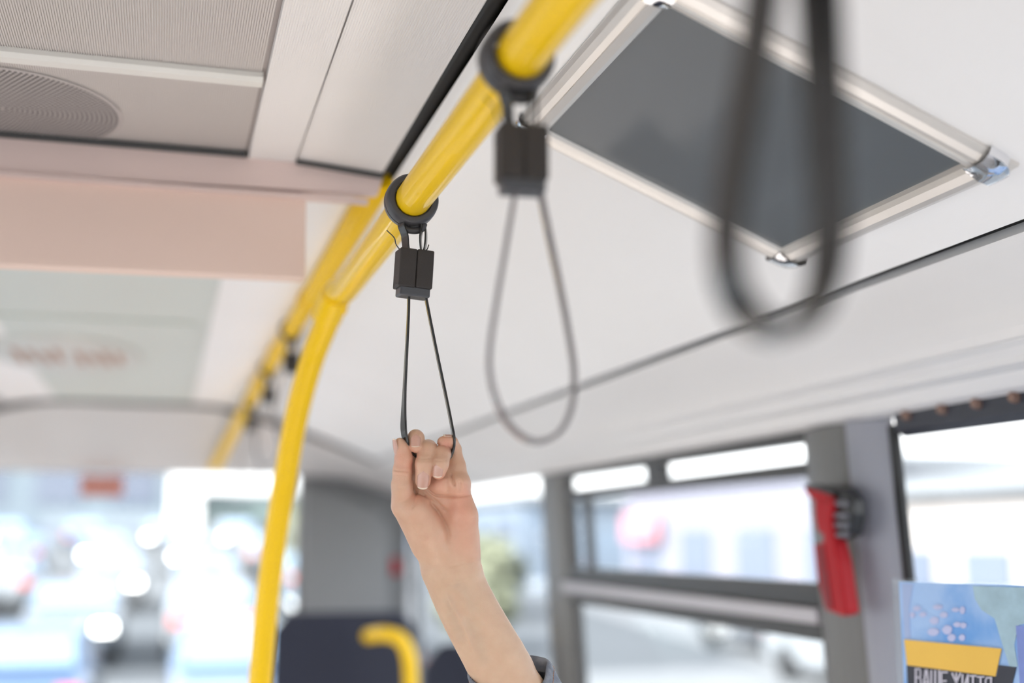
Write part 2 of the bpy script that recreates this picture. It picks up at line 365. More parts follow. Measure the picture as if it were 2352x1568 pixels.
# ------------------------------------------------------------------ poster frame on the cove
t_ = np.array([.925, 0, -.379]); t_ /= np.linalg.norm(t_); nn = np.array([-.379, 0, -.925]); nn /= np.linalg.norm(nn); yy_ = np.array([0, 1., 0])
O = np.array([.3985, 0, CP(.3985)])
TW, PY0, PY1 = .3075, .908, 1.25
pf = thing('poster_holder', 'empty silver snap frame with dark grey sheet on the curved side panel', 'poster frame', O+yy_*1.08)
def pp(u, y, h): return O+t_*u+yy_*y+nn*h
V, Fc = rbox(pp(TW/2, (PY0+PY1)/2, .003), t_, yy_, nn, TW/2+.012, (PY1-PY0)/2+.012, .0015)
mk('backing_sheet', V, Fc, M['sheet'], parent=pf)
FW = .034
fpr = [(0, .004), (.002, .009), (.007, .012), (.016, .0138), (.0165, .0122), (.0235, .0122), (.0295, .0085), (.033, .0035), (.033, .0)]
def rail_(p0, p1, e0, e1, out):
    """mitred rail: inner edge p0>p1, out = outward direction, e0/e1 = shift of the outer end along the rail"""
    V = []; Fc = []; d = (p1-p0)/np.linalg.norm(p1-p0); N = len(fpr)+1
    pr = fpr+[(0, 0)]
    for P, s in ((p0, e0), (p1, e1)):
        V += [tuple(P+out*w+d*s*w+nn*h) for w, h in pr]
    Fc = [(i, (i+1) % N, (i+1) % N+N, i+N) for i in range(N)]+[tuple(range(N)), tuple(range(N, 2*N))]
    return V, Fc
c00, c10, c11, c01 = pp(0, PY0, 0), pp(TW, PY0, 0), pp(TW, PY1, 0), pp(0, PY1, 0)
for p0, p1, o_ in ((c00, c10, -yy_), (c10, c11, t_), (c11, c01, yy_), (c01, c00, -t_)):
    mk('frame_rail', *rail_(p0, p1, -1, 1, o_), M['frame'], parent=pf)
for c, a_, b_ in ((c00, -t_, -yy_), (c10, t_, -yy_), (c11, t_, yy_), (c01, -t_, yy_)):
    # rounded corner cap over the mitre
    V = []; Fc = []; rr = [(.006, .0138), (.018, .0155), (.030, .0145), (.0365, .009), (.037, .0)]
    K = 7
    for r, h in rr:
        for k in range(K):
            an = math.pi/2*k/(K-1); V.append(tuple(c+(a_*math.cos(an)**.7+b_*math.sin(an)**.7)*(r)+nn*h))
    for j in range(len(rr)-1):
        for k in range(K-1): Fc.append((j*K+k, j*K+k+1, (j+1)*K+k+1, (j+1)*K+k))
    b0 = len(V); V.append(tuple(c+nn*.011)); Fc += [(b0, k+1, k) for k in range(K-1)]
    mk('corner_cap', V, Fc, M['chrome'], parent=pf, smooth=True)

# ------------------------------------------------------------------ yellow rails
RAIL = (.2255, .334)
fr_ = thing('handrail', 'glossy yellow grab rail overhead curving down into a pole', 'handrail', (.15, 1.93, -1.6))
path = [(RAIL[0]+.004, -.6, RAIL[1]), (RAIL[0]+.003, .3, RAIL[1]), (RAIL[0], 1.2, RAIL[1]), (RAIL[0]-.001, 1.62, RAIL[1])]
straight = catmull(path, 6)
mk('rail', *tube(straight, .0178, 32), M['yellow'], parent=fr_, smooth=True)
pole = [aty(772, 672, 1.665), aty(752, 735, 1.72), aty(715, 830, 1.78), aty(680, 960, 1.83), aty(655, 1100, 1.87), aty(630, 1250, 1.9), aty(612, 1400, 1.92), aty(597, 1568, 1.93)]
e = np.array(pole[-1]); pole += [e+np.array([-.012, .006, -.30]), e+np.array([-.016, .008, -.7]), np.array([e[0]-.017, e[1]+.008, -1.59])]
pole = [np.array([RAIL[0]-.001, 1.62, RAIL[1]])]+pole
mk('pole', *tube(catmull(pole, 8), .0178, 32), M['yellow'], parent=fr_, smooth=True)
mk('base_flange', *lathe([(0, 0), (0, .04), (.008, .038), (.012, .02), (.012, 0)], (pole[-1][0], pole[-1][1], -1.6), (0, 0, 1), 32), M['yellow'], parent=fr_, smooth=True)
mk('rail_joint', *lathe([(-.028, .018), (-.026, .0215), (.026, .0215), (.028, .018)], aty(762, 702, 1.69), np.array(aty(745, 740, 1.72))-np.array(aty(775, 670, 1.66)), 32), M['yellow'], parent=fr_, smooth=True)
mk('joint_screw', *lathe([(0, 0), (0, .006), (.006, .005), (.006, 0)], aty(786, 712, 1.675), (.9, -.4, -.2), 16), M['yellow'], parent=fr_, smooth=True)
rr_ = thing('handrail', 'far yellow grab rail running close under the ceiling towards the rear window', 'handrail', (.25, 3.4, .47))
rp = [(.268, 1.628, .497), (.264, 1.66, .482), (.262, 1.8, .474), (.262, 2.2, .471), (.26, 3.0, .463), (.258, 3.6, .455), (.240, 4.3, .405), (.215, 4.9, .335), (.20, 5.2, .296), (.195, 5.33, .30)]
mk('rail', *tube(catmull(rp, 8), .0195, 28), M['yellow_far'], parent=rr_, smooth=True)
for yk in (2.4, 3.1, 3.75):
    mk('rail_bracket', *join(tube([(.262, yk, .485 if yk < 3.7 else .47), (.268, yk, .515)], .012, 16), lathe([(-.02, .0195), (-.02, .0225), (.02, .0225), (.02, .0195)], (.2605, yk, .47-.004*(yk-2.2)), (0, 1, 0), 24)), M['yellow_far'], parent=rr_, smooth=True)
mk('rail_bracket', *rbox((.268, 1.64, .487), (1, 0, 0), (0, 1, 0), (0, 0, 1), .022, .012, .012), M['yellow_far'], parent=rr_, ang=.004)

# ------------------------------------------------------------------ hanging straps
def vecpath(pts): return catmull(pts, 8)
def hand_strap(y, rail, label, loop, widths, sm, tilt=0.0, rot=0.0, w=.011, th=.0034, frays=True, sw=None, bdx=0.0):
    """loop: world points of the band from the block's left mouth to its right mouth"""
    x0, z0 = rail
    root = thing('hand_strap', label, 'hand strap', (x0, y, z0), 'hand straps hanging from the yellow rails')
    ax = np.array([0, 1., 0])
    # two-part collar round the rail
    mk('collar', *lathe([(-.011, .0192), (-.0115, .0196), (-.0115, .0232), (-.0110, .0242), (-.0098, .0252), (-.0075, .0261), (-.002, .0266), (.0010, .0266), (.0016, .0250), (.0030, .0250), (.0036, .0266), (.0100, .0264), (.0118, .0255), (.0125, .0240), (.0125, .0182), (-.009, .0182), (-.009, .0190)], (x0, y, z0), ax, 64), M['collar'], parent=root, smooth=True)
    # eyelet under the collar
    mk('lug', *tube(catmull([(x0-.010, y, z0-.0235), (x0-.006, y, z0-.0290), (x0+.002, y, z0-.0305), (x0+.010, y, z0-.0285), (x0+.013, y, z0-.0225)], 5), .0036, 14), M['collar'], parent=root, smooth=True)
    cx_, cz_ = x0+.003+bdx, z0-.0705
    X = np.array([math.cos(rot), math.sin(rot), 0]); Yv = np.array([-math.sin(rot), math.cos(rot), 0]); Z = np.array([math.sin(tilt), 0, math.cos(tilt)])
    X = np.array([X[0]*math.cos(tilt), X[1], -math.sin(tilt)]); 
    C = np.array([cx_, y, cz_])
    # band through the lug: two short legs, doubled
    for s, ww in ((-1, .012), (1, .010)):
        for q, off in ((0, -.0022), (1, .0026)):
            top = np.array([x0+.002+s*.0105+off, y-.003+.006*q, z0-.026]); bot = C+Z*.0185+X*(s*.0085+off*.6)+Yv*(.004*q-.002)
            P = catmull([top+np.array([-s*.003, 0, .006]), top, (top+bot)/2+np.array([s*.0012*(1 if q else -1.4), 0, 0]), bot-Z*.004], 6)
            mk('hanger_tab', *ribbon(P, [np.array([.35*s, 1, 0])]*len(P), ww, .0017), M['strap'], parent=root, smooth=True)
    if frays:
        for a, b, c in ((np.array([-.0165, -.002, .018]), np.array([-.021, -.006, .030]), np.array([-.029, -.008, .0365])), (np.array([.0115, -.004, .0185]), np.array([.0130, -.006, .0225]), np.array([.0137, -.006, .0250])), (np.array([.0085, -.004, .0185]), np.array([.0088, -.007, .0220]), np.array([.0095, -.008, .0245]))):
            P = catmull([C+a*[.8, 1, .98], C+a*.5+b*.5, C+b, C+c], 4)
            mk('frayed_end', *ribbon(P, [np.array([.3, 1, .3])]*len(P), .0022, .0010), M['strap'], parent=root)
    # clamp block in two halves and its lighter skirt
    for s in (-1, 1):
        mk('clamp_half', *rbox(C+X*s*.00875-Yv*.0+Z*(0.0 if s > 0 else -.0004), X, Yv, Z, .00865, .011, .0195), M['block'], parent=root, ang=.0016)
    mk('clamp_skirt', *rbox(C-Z*.0232+X*.0006, X, Yv, Z, .0155, .0092, .0050), M['skirt'], parent=root, ang=.002)
    L = catmull(loop, 8); n_ = len(L); k = np.linspace(0, len(widths)-1, n_)
    W = [np.array(widths[int(min(math.floor(q), len(widths)-2))])*(1-(q-min(math.floor(q), len(widths)-2)))+np.array(widths[int(min(math.floor(q), len(widths)-2))+1])*(q-min(math.floor(q), len(widths)-2)) for q in k]
    mk('loop_band', *ribbon(L, W, w, th), sm, parent=root, smooth=True)
    return root
YA, YB, YC = 1.164, .783, .421
def lp(pts, y): return [aty(px, py, y+dy) for px, py, dy in pts]
l1 = lp([(939, 662, 0), (938, 720, 0), (934, 800, 0), (929, 900, 0), (927, 960, -.004), (928, 992, -.008), (934, 1018, -.008), (948, 1042, -.003), (970, 1053, 0), (1005, 1056, 0), (1028, 1054, -.001), (1039, 1034, -.006), (1042, 1008, -.008), (1037, 975, -.006), (1022, 900, -.002), (1001, 800, 0), (985, 720, 0), (974, 662, 0)], YA)
hand_strap(YA, RAIL, 'black hand strap pulled into a narrow loop and gripped by the hand', l1,
           [(.10, 1, 0), (.08, 1, 0), (0, 1, 0), (-.32, 1, 0), (-.35, 1, .3), (0, 1, .2), (0, 1, 0), (0, 1, 0), (0, 1, 0), (.1, 1, 0), (.12, 1, 0), (.12, 1, 0), (.12, 1, 0)], M['strap'], tilt=.05, rot=.10, th=.0024, w=.0095)
l2 = lp([(1183, 440, 0), (1166, 540, 0), (1144, 670, 0), (1127, 780, 0), (1124, 850, 0), (1138, 915, 0), (1165, 970, 0), (1205, 1006, 0), (1245, 1013, 0), (1286, 990, 0), (1312, 935, 0), (1318, 860, 0), (1308, 780, 0), (1284, 650, 0), (1262, 545, 0), (1241, 440, 0)], YB)
hand_strap(YB, RAIL, 'grey hand strap with an empty teardrop loop in front of the silver frame corner', l2, [(.22, 1, 0), (.2, 1, 0), (.15, 1, 0), (.2, 1, 0), (.20, 1, 0)], M['strapg'], rot=-.05, w=.012, th=.0032)
l3 = lp([(1770, -180, 0), (1745, 40, 0), (1712, 240, 0), (1680, 430, 0), (1668, 560, 0), (1682, 660, 0), (1730, 735, 0), (1792, 762, 0), (1850, 735, 0), (1890, 660, 0), (1905, 550, 0), (1902, 430, 0), (1893, 240, 0), (1884, 40, 0), (1872, -180, 0)], YC)
hand_strap(YC, (RAIL[0]+.003, RAIL[1]), 'nearest dark hand strap, very blurred, hanging across the silver frame', l3, [(-.15, 1, 0), (.1, 1, 0), (-.3, 1, 0)], M['strap'], w=.023, th=.0060, frays=False)
def simple_loop(y, xc, ztop, ln, wd2):
    return [np.array([xc-.008, y, ztop]), np.array([xc-.02, y, ztop-.05]), np.array([xc-wd2, y, ztop-ln*.72]), np.array([xc-wd2*.6, y, ztop-ln*.93]), np.array([xc, y, ztop-ln]), np.array([xc+wd2*.6, y, ztop-ln*.93]), np.array([xc+wd2, y, ztop-ln*.72]), np.array([xc+.02, y, ztop-.05]), np.array([xc+.008, y, ztop])]
for (y, xr, zr, lb) in ((2.75, .2605, .466, 'far hand strap on the rear rail right behind the curved yellow pole'), (3.35, .2595, .459, 'far hand strap with black block left of the curved yellow pole, above the next one'), (3.95, .2525, .436, 'farthest hand strap, grey loop against the bright top of the rear window')):
    hand_strap(y, (xr, zr), lb, simple_loop(y, xr+.003, zr-.095, .17, .032), [(0, 1, 0), (0, 1, 0)], M['strapg'], frays=False)

#@@HAND
# ------------------------------------------------------------------ the person: raised forearm and hand
PXM = .43571e-3                                            # metres per photo pixel at the hand
HD = (YA-.004)/ray(985, 1052)[1]                          # its distance: where the strap hangs
HO = at(985, 1130, HD)                                    # local frame of the hand
HR, HU, HB = CM[:, 0], CM[:, 1], CM[:, 2]                 # its right, up and towards-the-viewer axes
def L3(px, py, w): return np.array([(px-985)*.43571, (1130-py)*.43571, w], np.float32)     # millimetres
def hw(p): p = np.asarray(p, float)*1e-3*HD/1.22; return HO+np.outer(p[..., 0], HR)+np.outer(p[..., 1], HU)+np.outer(p[..., 2], HB)
h = .85
lo = np.array([-46., -232., -40.]); hi = np.array([142., 70., 40.])
dims = ((hi-lo)/h).astype(int)+1
GX, GY, GZ = [(lo[i]+h*np.arange(dims[i])).astype(np.float32) for i in range(3)]
def field(): return np.full(dims, 30., np.float32)
def smin(a, b, k):
    if k <= 0: return np.minimum(a, b)
    q = np.maximum(k-np.abs(a-b), 0)/k; return np.minimum(a, b)-q*q*k*.25
def sub(mn, mx):
    s = []
    for i in range(3):
        a = max(0, int((mn[i]-lo[i])/h)); b = min(dims[i], int((mx[i]-lo[i])/h)+2); s.append(slice(a, max(a+1, b)))
    return tuple(s)
def cone(Fd, a, b, ra, rb, k, sc=None, mar=10):
    """tapered capsule blended into the field; sc flattens it along the depth axis"""
    a = np.asarray(a, np.float32); b = np.asarray(b, np.float32); z = 1.0 if sc is None else sc
    r = max(ra, rb)+mar; s = sub(np.minimum(a, b)-r, np.maximum(a, b)+r)
    x = GX[s[0]][:, None, None]-a[0]; y = GY[s[1]][None, :, None]-a[1]; w = (GZ[s[2]][None, None, :]-a[2])/z
    d = b-a; d = np.array([d[0], d[1], d[2]/z], np.float32); dd = float(d@d)+1e-6
    t = np.clip((x*d[0]+y*d[1]+w*d[2])/dd, 0, 1)
    q = np.sqrt((x-t*d[0])**2+(y-t*d[1])**2+(w-t*d[2])**2)-(ra+(rb-ra)*t)
    if z < 1: q = q*(z+1)/2
    Fd[s] = smin(Fd[s], q, k)
def chain(Fd, pts, k):
    for p, q in zip(pts[:-1], pts[1:]): cone(Fd, L3(*p[:3]), L3(*q[:3]), p[3], q[3], k)
def groove(Fd, line, width, depth, wmin=-50):
    """a crease (or, with negative depth, a raised cord) drawn along a line on the side that faces the viewer"""
    P = [L3(x, y, 0)[:2] for x, y in line]
    P = [q[:2] for q in catmull([np.array([*p, 0.]) for p in P], 5)]
    mn = np.min(P, 0)-3*width; mx = np.max(P, 0)+3*width
    s = sub([*mn, wmin], [*mx, 50]); x = GX[s[0]][:, None]; y = GY[s[1]][None, :]; D = np.full((x.shape[0], y.shape[1]), 99., np.float32)
    n_ = len(P); amp = np.zeros_like(D)
    for i in range(n_-1):
        a, b = P[i], P[i+1]; d = b-a; t = np.clip(((x-a[0])*d[0]+(y-a[1])*d[1])/(d@d+1e-6), 0, 1)
        q = np.hypot(x-a[0]-t*d[0], y-a[1]-t*d[1]); u = (i+t)/(n_-1); m_ = q < D
        D = np.where(m_, q, D); amp = np.where(m_, np.minimum(1, 5*np.minimum(u, 1-u)+.15), amp)
    if depth > 0: depth = depth*1.45
    Fd[s] = Fd[s]+(depth*amp*np.exp(-(D/width)**2))[:, :, None]
PALM = field()
# forearm: three parallel cords make its flattened section
ARM = catmull([(1034, 1303, 0), (1051, 1350, 0), (1076, 1402, 0), (1103, 1452, 0), (1130, 1500, 0), (1157, 1548, 0), (1225, 1675, 0)], 2)
AR = np.interp(np.arange(len(ARM)), [0, 2, 4, 6, 8, 10, 12], [19.6, 19.6, 20.2, 20.8, 21.4, 22.2, 23.5])
for side, dw in ((-1, 0), (1, 0), (0, -3)):
    for i in range(len(ARM)-1):
        t_a = (ARM[i+1]-ARM[i])[:2]; t_a /= np.linalg.norm(t_a); pv = np.array([t_a[1], -t_a[0]])*side*17.5
        cone(PALM, L3(ARM[i][0]+pv[0], ARM[i][1]+pv[1], -4+dw), L3(ARM[i+1][0]+pv[0], ARM[i+1][1]+pv[1], -4+dw), AR[i], AR[i+1], 6)
# wrist and palm
cone(PALM, L3(1012, 1300, -3), L3(995, 1235, 0), 19.5, 19, 9, .85)
cone(PALM, L3(1055, 1305, -3), L3(1058, 1235, -2), 19.5, 17, 9, .85)
cone(PALM, L3(1030, 1295, -5), L3(1040, 1120, -9), 17, 12, 9, .8)
cone(PALM, L3(1066, 1262, 0), L3(1064, 1185, 0), 14.0, 13.0, 9)          # heel of the hand on the little-finger side
cone(PALM, L3(1064, 1185, 0), L3(1053, 1112, -3), 13.0, 10.5, 9)
cone(PALM, L3(1005, 1250, -11), L3(958, 1100, -11), 14, 10.5, 9)
cone(PALM, L3(1020, 1240, -11), L3(990, 1095, -11), 14, 10.5, 9)
cone(PALM, L3(1040, 1240, -11), L3(1022, 1095, -11), 14, 10.5, 9)
cone(PALM, L3(1058, 1108, 1), L3(1008, 1112, -1), 7.5, 8, 7)             # pads under the fingers
# thenar mound and thumb
cone(PALM, L3(1003, 1255, 4), L3(953, 1172, 7), 15.5, 15.5, 7)
cone(PALM, L3(990, 1222, 10), L3(962, 1165, 9), 13.5, 13, 7)
cone(PALM, L3(1003, 1215, 10), L3(985, 1185, 9), 9.5, 9, 6)
cone(PALM, L3(972, 1252, -4), L3(930, 1165, 0), 12.5, 12.0, 9)
TH = [(927, 1158, 4, 12.2), (925, 1112, 8, 10.1), (926, 1080, 9, 9.0), (929, 1050, 9, 8.4), (925, 1026, 9, 7.0), (920, 1014, 9, 4.7)]
chain(PALM, TH, 4)
# the parts of the fingers that rise from the palm
IX = [(955, 1092, -9, 9.5), (950, 1032, -15, 8.3), (954, 1006, -5, 7.9), (956, 1006, 3, 8.1), (957, 1022, 9, 6.9)]
MD = [(987, 1092, -9, 9.8), (986, 1040, -16, 8.8), (983, 1031, -2, 8.9), (981, 1033, 5, 9.2), (977, 1062, 13, 8.8), (974, 1100, 15, 7.6)]
RG = [(1020, 1092, -9, 9.3), (1018, 1050, -16, 8.2), (1016, 1042, -3, 8.3), (1015, 1044, 4, 8.5), (1013, 1062, 11, 8.2), (1009, 1081, 12, 7.3)]
LT = [(1056, 1110, -6, 9.6), (1049, 1072, -9, 7.9), (1043, 1034, -13, 6.5), (1036, 1018, -9, 6.4), (1027, 1014, -5, 6.0), (1016, 1015, -3, 5.4)]
for C_ in (IX, MD, RG): cone(PALM, L3(*C_[0][:3]), L3(*C_[1][:3]), C_[0][3], C_[1][3], 5)
chain(PALM, LT[:3], 5)
# creases of the palm, the wrist and the thumb
groove(PALM, [(960, 1130), (972, 1139), (984, 1152), (1004, 1172), (1020, 1196), (1030, 1222), (1032, 1252)], 2.2, 1.0)
groove(PALM, [(949, 1119), (975, 1130), (996, 1145), (1016, 1162), (1030, 1172)], 1.1, .9)
groove(PALM, [(978, 1118), (990, 1130), (1004, 1137), (1030, 1138), (1060, 1137), (1084, 1134)], 1.2, 1.3)
groove(PALM, [(1036, 1088), (1041, 1102), (1046, 1115)], 1.3, 1.6)
groove(PALM, [(1044, 1096), (1050, 1106), (1049, 1118)], 1.6, -.9)
groove(PALM, [(1050, 1092), (1062, 1100), (1066, 1112)], 1.6, -.8)
groove(PALM, [(1056, 1103), (1059, 1114), (1056, 1124)], 1.4, 1.0)
groove(PALM, [(1022, 1100), (1026, 1115), (1030, 1128)], 3.0, 1.0)
groove(PALM, [(950, 1120), (957, 1137), (955, 1152), (950, 1162)], 1.1, .8)
groove(PALM, [(1032, 1296), (1050, 1290), (1075, 1286), (1100, 1285)], 1.3, .42)
groove(PALM, [(1025, 1330), (1045, 1334), (1080, 1325)], 1.4, .35)
groove(PALM, [(905, 1075), (925, 1077), (946, 1079)], .8, .8)
groove(PALM, [(903, 1086), (918, 1085), (938, 1088)], .6, .35)
groove(PALM, [(902, 1112), (925, 1116), (945, 1112)], .9, .35)
groove(PALM, [(910, 1150), (930, 1146), (945, 1135)], .8, .3)
for k_ in range(6): groove(PALM, [(925+9*k_, 1190+11*k_), (940+9*k_, 1176+12*k_), (952+10*k_, 1160+13*k_)], .6, .16)
groove(PALM, [(1072, 1132), (1066, 1165), (1062, 1200)], 5.0, .5)
groove(PALM, [(1030, 1360), (1042, 1385), (1070, 1440), (1092, 1495)], 2.6, -1.8)        # tendon
groove(PALM, [(1020, 1372), (1034, 1400), (1062, 1460)], 4, .6)
groove(PALM, [(1062, 1375), (1080, 1420), (1105, 1470)], 5, .5)
groove(PALM, [(1044, 1340), (1060, 1352), (1075, 1375)], 2.0, -.3)
HF = PALM
def finger(C_, creases):
    f = field(); chain(f, C_, 3.0)
    for c in creases: groove(f, *c)
    return f
HF = smin(HF, finger(LT, [([(1032, 1006), (1031, 1014), (1032, 1024)], .7, .4)]), .8)
HF = smin(HF, finger(RG, [([(998, 1052), (1013, 1054), (1030, 1052)], .8, .35)]), .5)
HF = smin(HF, finger(MD, [([(958, 1047), (975, 1049), (996, 1047)], .9, .5), ([(960, 1053), (975, 1054), (994, 1053)], .6, .25)]), .5)
HF = smin(HF, finger(IX, [([(940, 1001), (955, 1003), (972, 1001)], .7, .25)]), .5)
def surface_nets(Fd):
    I = Fd < 0; nx, ny, nz = Fd.shape
    cnt = np.zeros((nx-1, ny-1, nz-1), np.uint8)
    for i in (0, 1):
        for j in (0, 1):
            for k in (0, 1): cnt += I[i:nx-1+i, j:ny-1+j, k:nz-1+k]
    act = (cnt > 0) & (cnt < 8); c = np.argwhere(act); idx = np.full(act.shape, -1, np.int32); idx[act] = np.arange(len(c))
    pos = np.zeros((len(c), 3)); num = np.zeros(len(c))
    cr = [(i, j, k) for i in (0, 1) for j in (0, 1) for k in (0, 1)]
    for a in cr:
        for ax_ in range(3):
            if a[ax_]: continue
            b = list(a); b[ax_] = 1
            fa = Fd[c[:, 0]+a[0], c[:, 1]+a[1], c[:, 2]+a[2]]; fb = Fd[c[:, 0]+b[0], c[:, 1]+b[1], c[:, 2]+b[2]]
            m_ = (fa < 0) != (fb < 0); t = np.where(m_, fa/(fa-fb+1e-12), 0); p = np.tile(np.array(a, float), (len(c), 1)); p[:, ax_] = t
            pos[m_] += p[m_]; num[m_] += 1
    V = lo+h*(c+pos/num[:, None]); Q = []
    for ax_ in range(3):
        u, v = [q for q in range(3) if q != ax_]
        sl0 = [slice(1, -1)]*3; sl1 = [slice(1, -1)]*3; sl0[ax_] = slice(0, -1); sl1[ax_] = slice(1, None)
        e_ = np.argwhere(I[tuple(sl0)] != I[tuple(sl1)])
        off = np.ones(3, int); off[ax_] = 0; e_ = e_+off
        def g(du, dv): q = e_.copy(); q[:, u] -= du; q[:, v] -= dv; return idx[q[:, 0], q[:, 1], q[:, 2]]
        Q.append(np.stack([g(0, 0), g(1, 0), g(1, 1), g(0, 1)], 1))
    return V, np.concatenate(Q)
HV, HQ = surface_nets(HF)
# light smoothing of the surface
A_ = np.concatenate([HQ[:, [0, 1]], HQ[:, [1, 2]], HQ[:, [2, 3]], HQ[:, [3, 0]]]); A_ = np.concatenate([A_, A_[:, ::-1]])
dg = np.bincount(A_[:, 0], minlength=len(HV))[:, None]
for lam in (.5, .5, -.35, .5, -.3):
    S_ = np.stack([np.bincount(A_[:, 0], HV[A_[:, 1], i], len(HV)) for i in range(3)], 1)/dg
    HV = HV+lam*(S_-HV)
# colour of the skin: where it is pinker, where veins show
red = np.zeros(len(HV)); blue = np.zeros(len(HV))
for px, py, w_, rad, am in ((974, 1112, 20, 9, .5), (1010, 1092, 16, 8, .5), (957, 1030, 14, 7, .3), (919, 1040, 12, 10, .35), (945, 1066, 10, 7, .5), (1065, 1175, 12, 20, .40), (1070, 1245, 10, 16, .30), (1000, 1108, 5, 12, .45), (957, 1140, 14, 9, .4),
                            (1025, 1020, 0, 9, .7), (1075, 1120, 6, 9, .3), (930, 1060, 12, 14, .3), (980, 1180, 14, 14, .15), (1050, 1150, 6, 16, .35), (1095, 1270, 0, 9, .3)):
    d2 = ((HV-L3(px, py, w_))**2).sum(1); red += am*np.exp(-d2/rad**2)
for line in ([(1030, 1375), (1045, 1410), (1060, 1450)], [(1078, 1420), (1100, 1455), (1110, 1500)], [(1055, 1335), (1072, 1355), (1085, 1385)]):
    for a, b in zip(line[:-1], line[1:]):
        a2, b2 = L3(*a, 0)[:2], L3(*b, 0)[:2]; d = b2-a2; t = np.clip(((HV[:, :2]-a2)@d)/(d@d), 0, 1); q = np.hypot(*(HV[:, :2]-a2-t[:, None]*d).T)
        blue = np.maximum(blue, .32*np.exp(-(q/6.5)**2)*np.clip((HV[:, 2]-2)/8, 0, 1))
red += .24*np.clip((HV[:, 1]+85)/40, 0, 1)
sk = bpy.data.materials.new('skin'); sk.use_nodes = True
n = sk.node_tree.nodes; l = sk.node_tree.links; b = n['Principled BSDF']
at_ = n.new('ShaderNodeAttribute'); at_.attribute_name = 'tone'; sp = n.new('ShaderNodeSeparateColor'); l.new(at_.outputs['Color'], sp.inputs[0])
m1 = n.new('ShaderNodeMixRGB'); m1.inputs[1].default_value = (.665, .455, .315, 1); m1.inputs[2].default_value = (.74, .36, .255, 1); l.new(sp.outputs[0], m1.inputs[0])
m2 = n.new('ShaderNodeMixRGB'); m2.inputs[2].default_value = (.52, .41, .31, 1); l.new(m1.outputs[0], m2.inputs[1]); l.new(sp.outputs[1], m2.inputs[0])
t2 = n.new('ShaderNodeTexCoord'); n3 = n.new('ShaderNodeTexNoise'); n3.inputs['Scale'].default_value = 90; n3.inputs['Detail'].default_value = 5; l.new(t2.outputs['Object'], n3.inputs['Vector'])
m3 = n.new('ShaderNodeMixRGB'); m3.blend_type = 'MULTIPLY'; m3.inputs[0].default_value = .5; l.new(m2.outputs[0], m3.inputs[1])
r3 = n.new('ShaderNodeValToRGB'); r3.color_ramp.elements[0].color = (.86, .78, .74, 1); r3.color_ramp.elements[0].position = .3; r3.color_ramp.elements[1].color = (1, 1, 1, 1); r3.color_ramp.elements[1].position = .7
l.new(n3.outputs['Fac'], r3.inputs[0]); l.new(r3.outputs[0], m3.inputs[2]); l.new(m3.outputs[0], b.inputs['Base Color'])
b.inputs['Roughness'].default_value = .38; b.inputs['Subsurface Weight'].default_value = .25; b.inputs['Subsurface Radius'].default_value = (1, .35, .2); b.inputs['Subsurface Scale'].default_value = .004
vo = n.new('ShaderNodeTexVoronoi'); vo.inputs['Scale'].default_value = 900; l.new(t2.outputs['Object'], vo.inputs['Vector'])
bp = n.new('ShaderNodeBump'); bp.inputs['Strength'].default_value = .22; bp.inputs['Distance'].default_value = .0004; l.new(vo.outputs['Distance'], bp.inputs['Height']); l.new(bp.outputs[0], b.inputs['Normal'])
WV = hw(HV)
person = mk('person', WV, HQ.tolist(), sk, org=HO, smooth=True)
ca = person.data.color_attributes.new('tone', 'FLOAT_COLOR', 'POINT')
ca.data.foreach_set('color', np.stack([np.clip(red, 0, 1), blue, 0*red, 0*red+1], 1).astype(np.float32).ravel())
tag(person, 'person in a denim jacket reaching up, bare forearm and hand gripping the hanging strap', 'person')
def nail(base, tip, wbase, wtip, normal, r, label=None, arc=.95, free=.80):
    """a curved plate on the finger's back: base and tip are (px, py, w) points on the finger axis"""
    a, b_ = L3(*base), L3(*tip); ax = (b_-a); Ln = np.linalg.norm(ax); ax = ax/Ln
    nm = np.array(normal, float); nm = nm-ax*(nm@ax); nm /= np.linalg.norm(nm); sd_ = np.cross(ax, nm)
    NU, NV = 14, 36; V = []; fm = []; Fc = []
    for lay in (0, -.7):
        for j in range(NV+1):
            t = j/NV; wdt = (wbase+(wtip-wbase)*t)*math.sqrt(max(.03, 1-max(0, (.30-t)/.30)**2*.97))*(1 if t < .9 else 1-.15*((t-.9)/.1)**2)
            for i in range(NU+1):
                s = 2*i/NU-1; th_ = s*wdt/r/2
                rr2 = r+.14+lay-.9*(t-.45)**2*1.6
                end = (-.07*s*s if t > .5 else .10*s*s)*abs(t-.5)*2*Ln
                V.append(a+ax*(t*Ln+end)+nm*math.cos(th_)*rr2+sd_*math.sin(th_)*rr2)
    N1 = (NU+1)*(NV+1)
    for j in range(NV):
        for i in range(NU):
            q = j*(NU+1)+i; f = (q, q+1, q+NU+2, q+NU+1); Fc.append(f); fm.append(1 if j >= NV*free else 0); Fc.append(tuple(x+N1 for x in reversed(f))); fm.append(1)
    ring = [i for i in range(NU+1)]+[(j+1)*(NU+1)+NU for j in range(NV)]+[NV*(NU+1)+i for i in range(NU-1, -1, -1)]+[j*(NU+1) for j in range(NV-1, 0, -1)]
    for k in range(len(ring)): p_, q_ = ring[k], ring[(k+1) % len(ring)]; Fc.append((p_, q_, q_+N1, p_+N1)); fm.append(1)
    return mk('fingernail', hw(V), Fc, None, parent=person, smooth=True, mats=[M['nail'], M['nailtip']], fm=fm)
nail((976, 1077, 14.5), (973, 1118, 15.0), 13.0, 11.6, (.05, .25, 1), 7.9, free=.9)
nail((1010, 1061, 11.6), (1008, 1093, 12.6), 10.8, 10.4, (-.05, .2, 1), 7.9, free=.9)
nail((957, 1002, 6.0), (957.5, 1030, 12.5), 11.0, 9.8, (0, .4, 1), 7.4, free=.94)
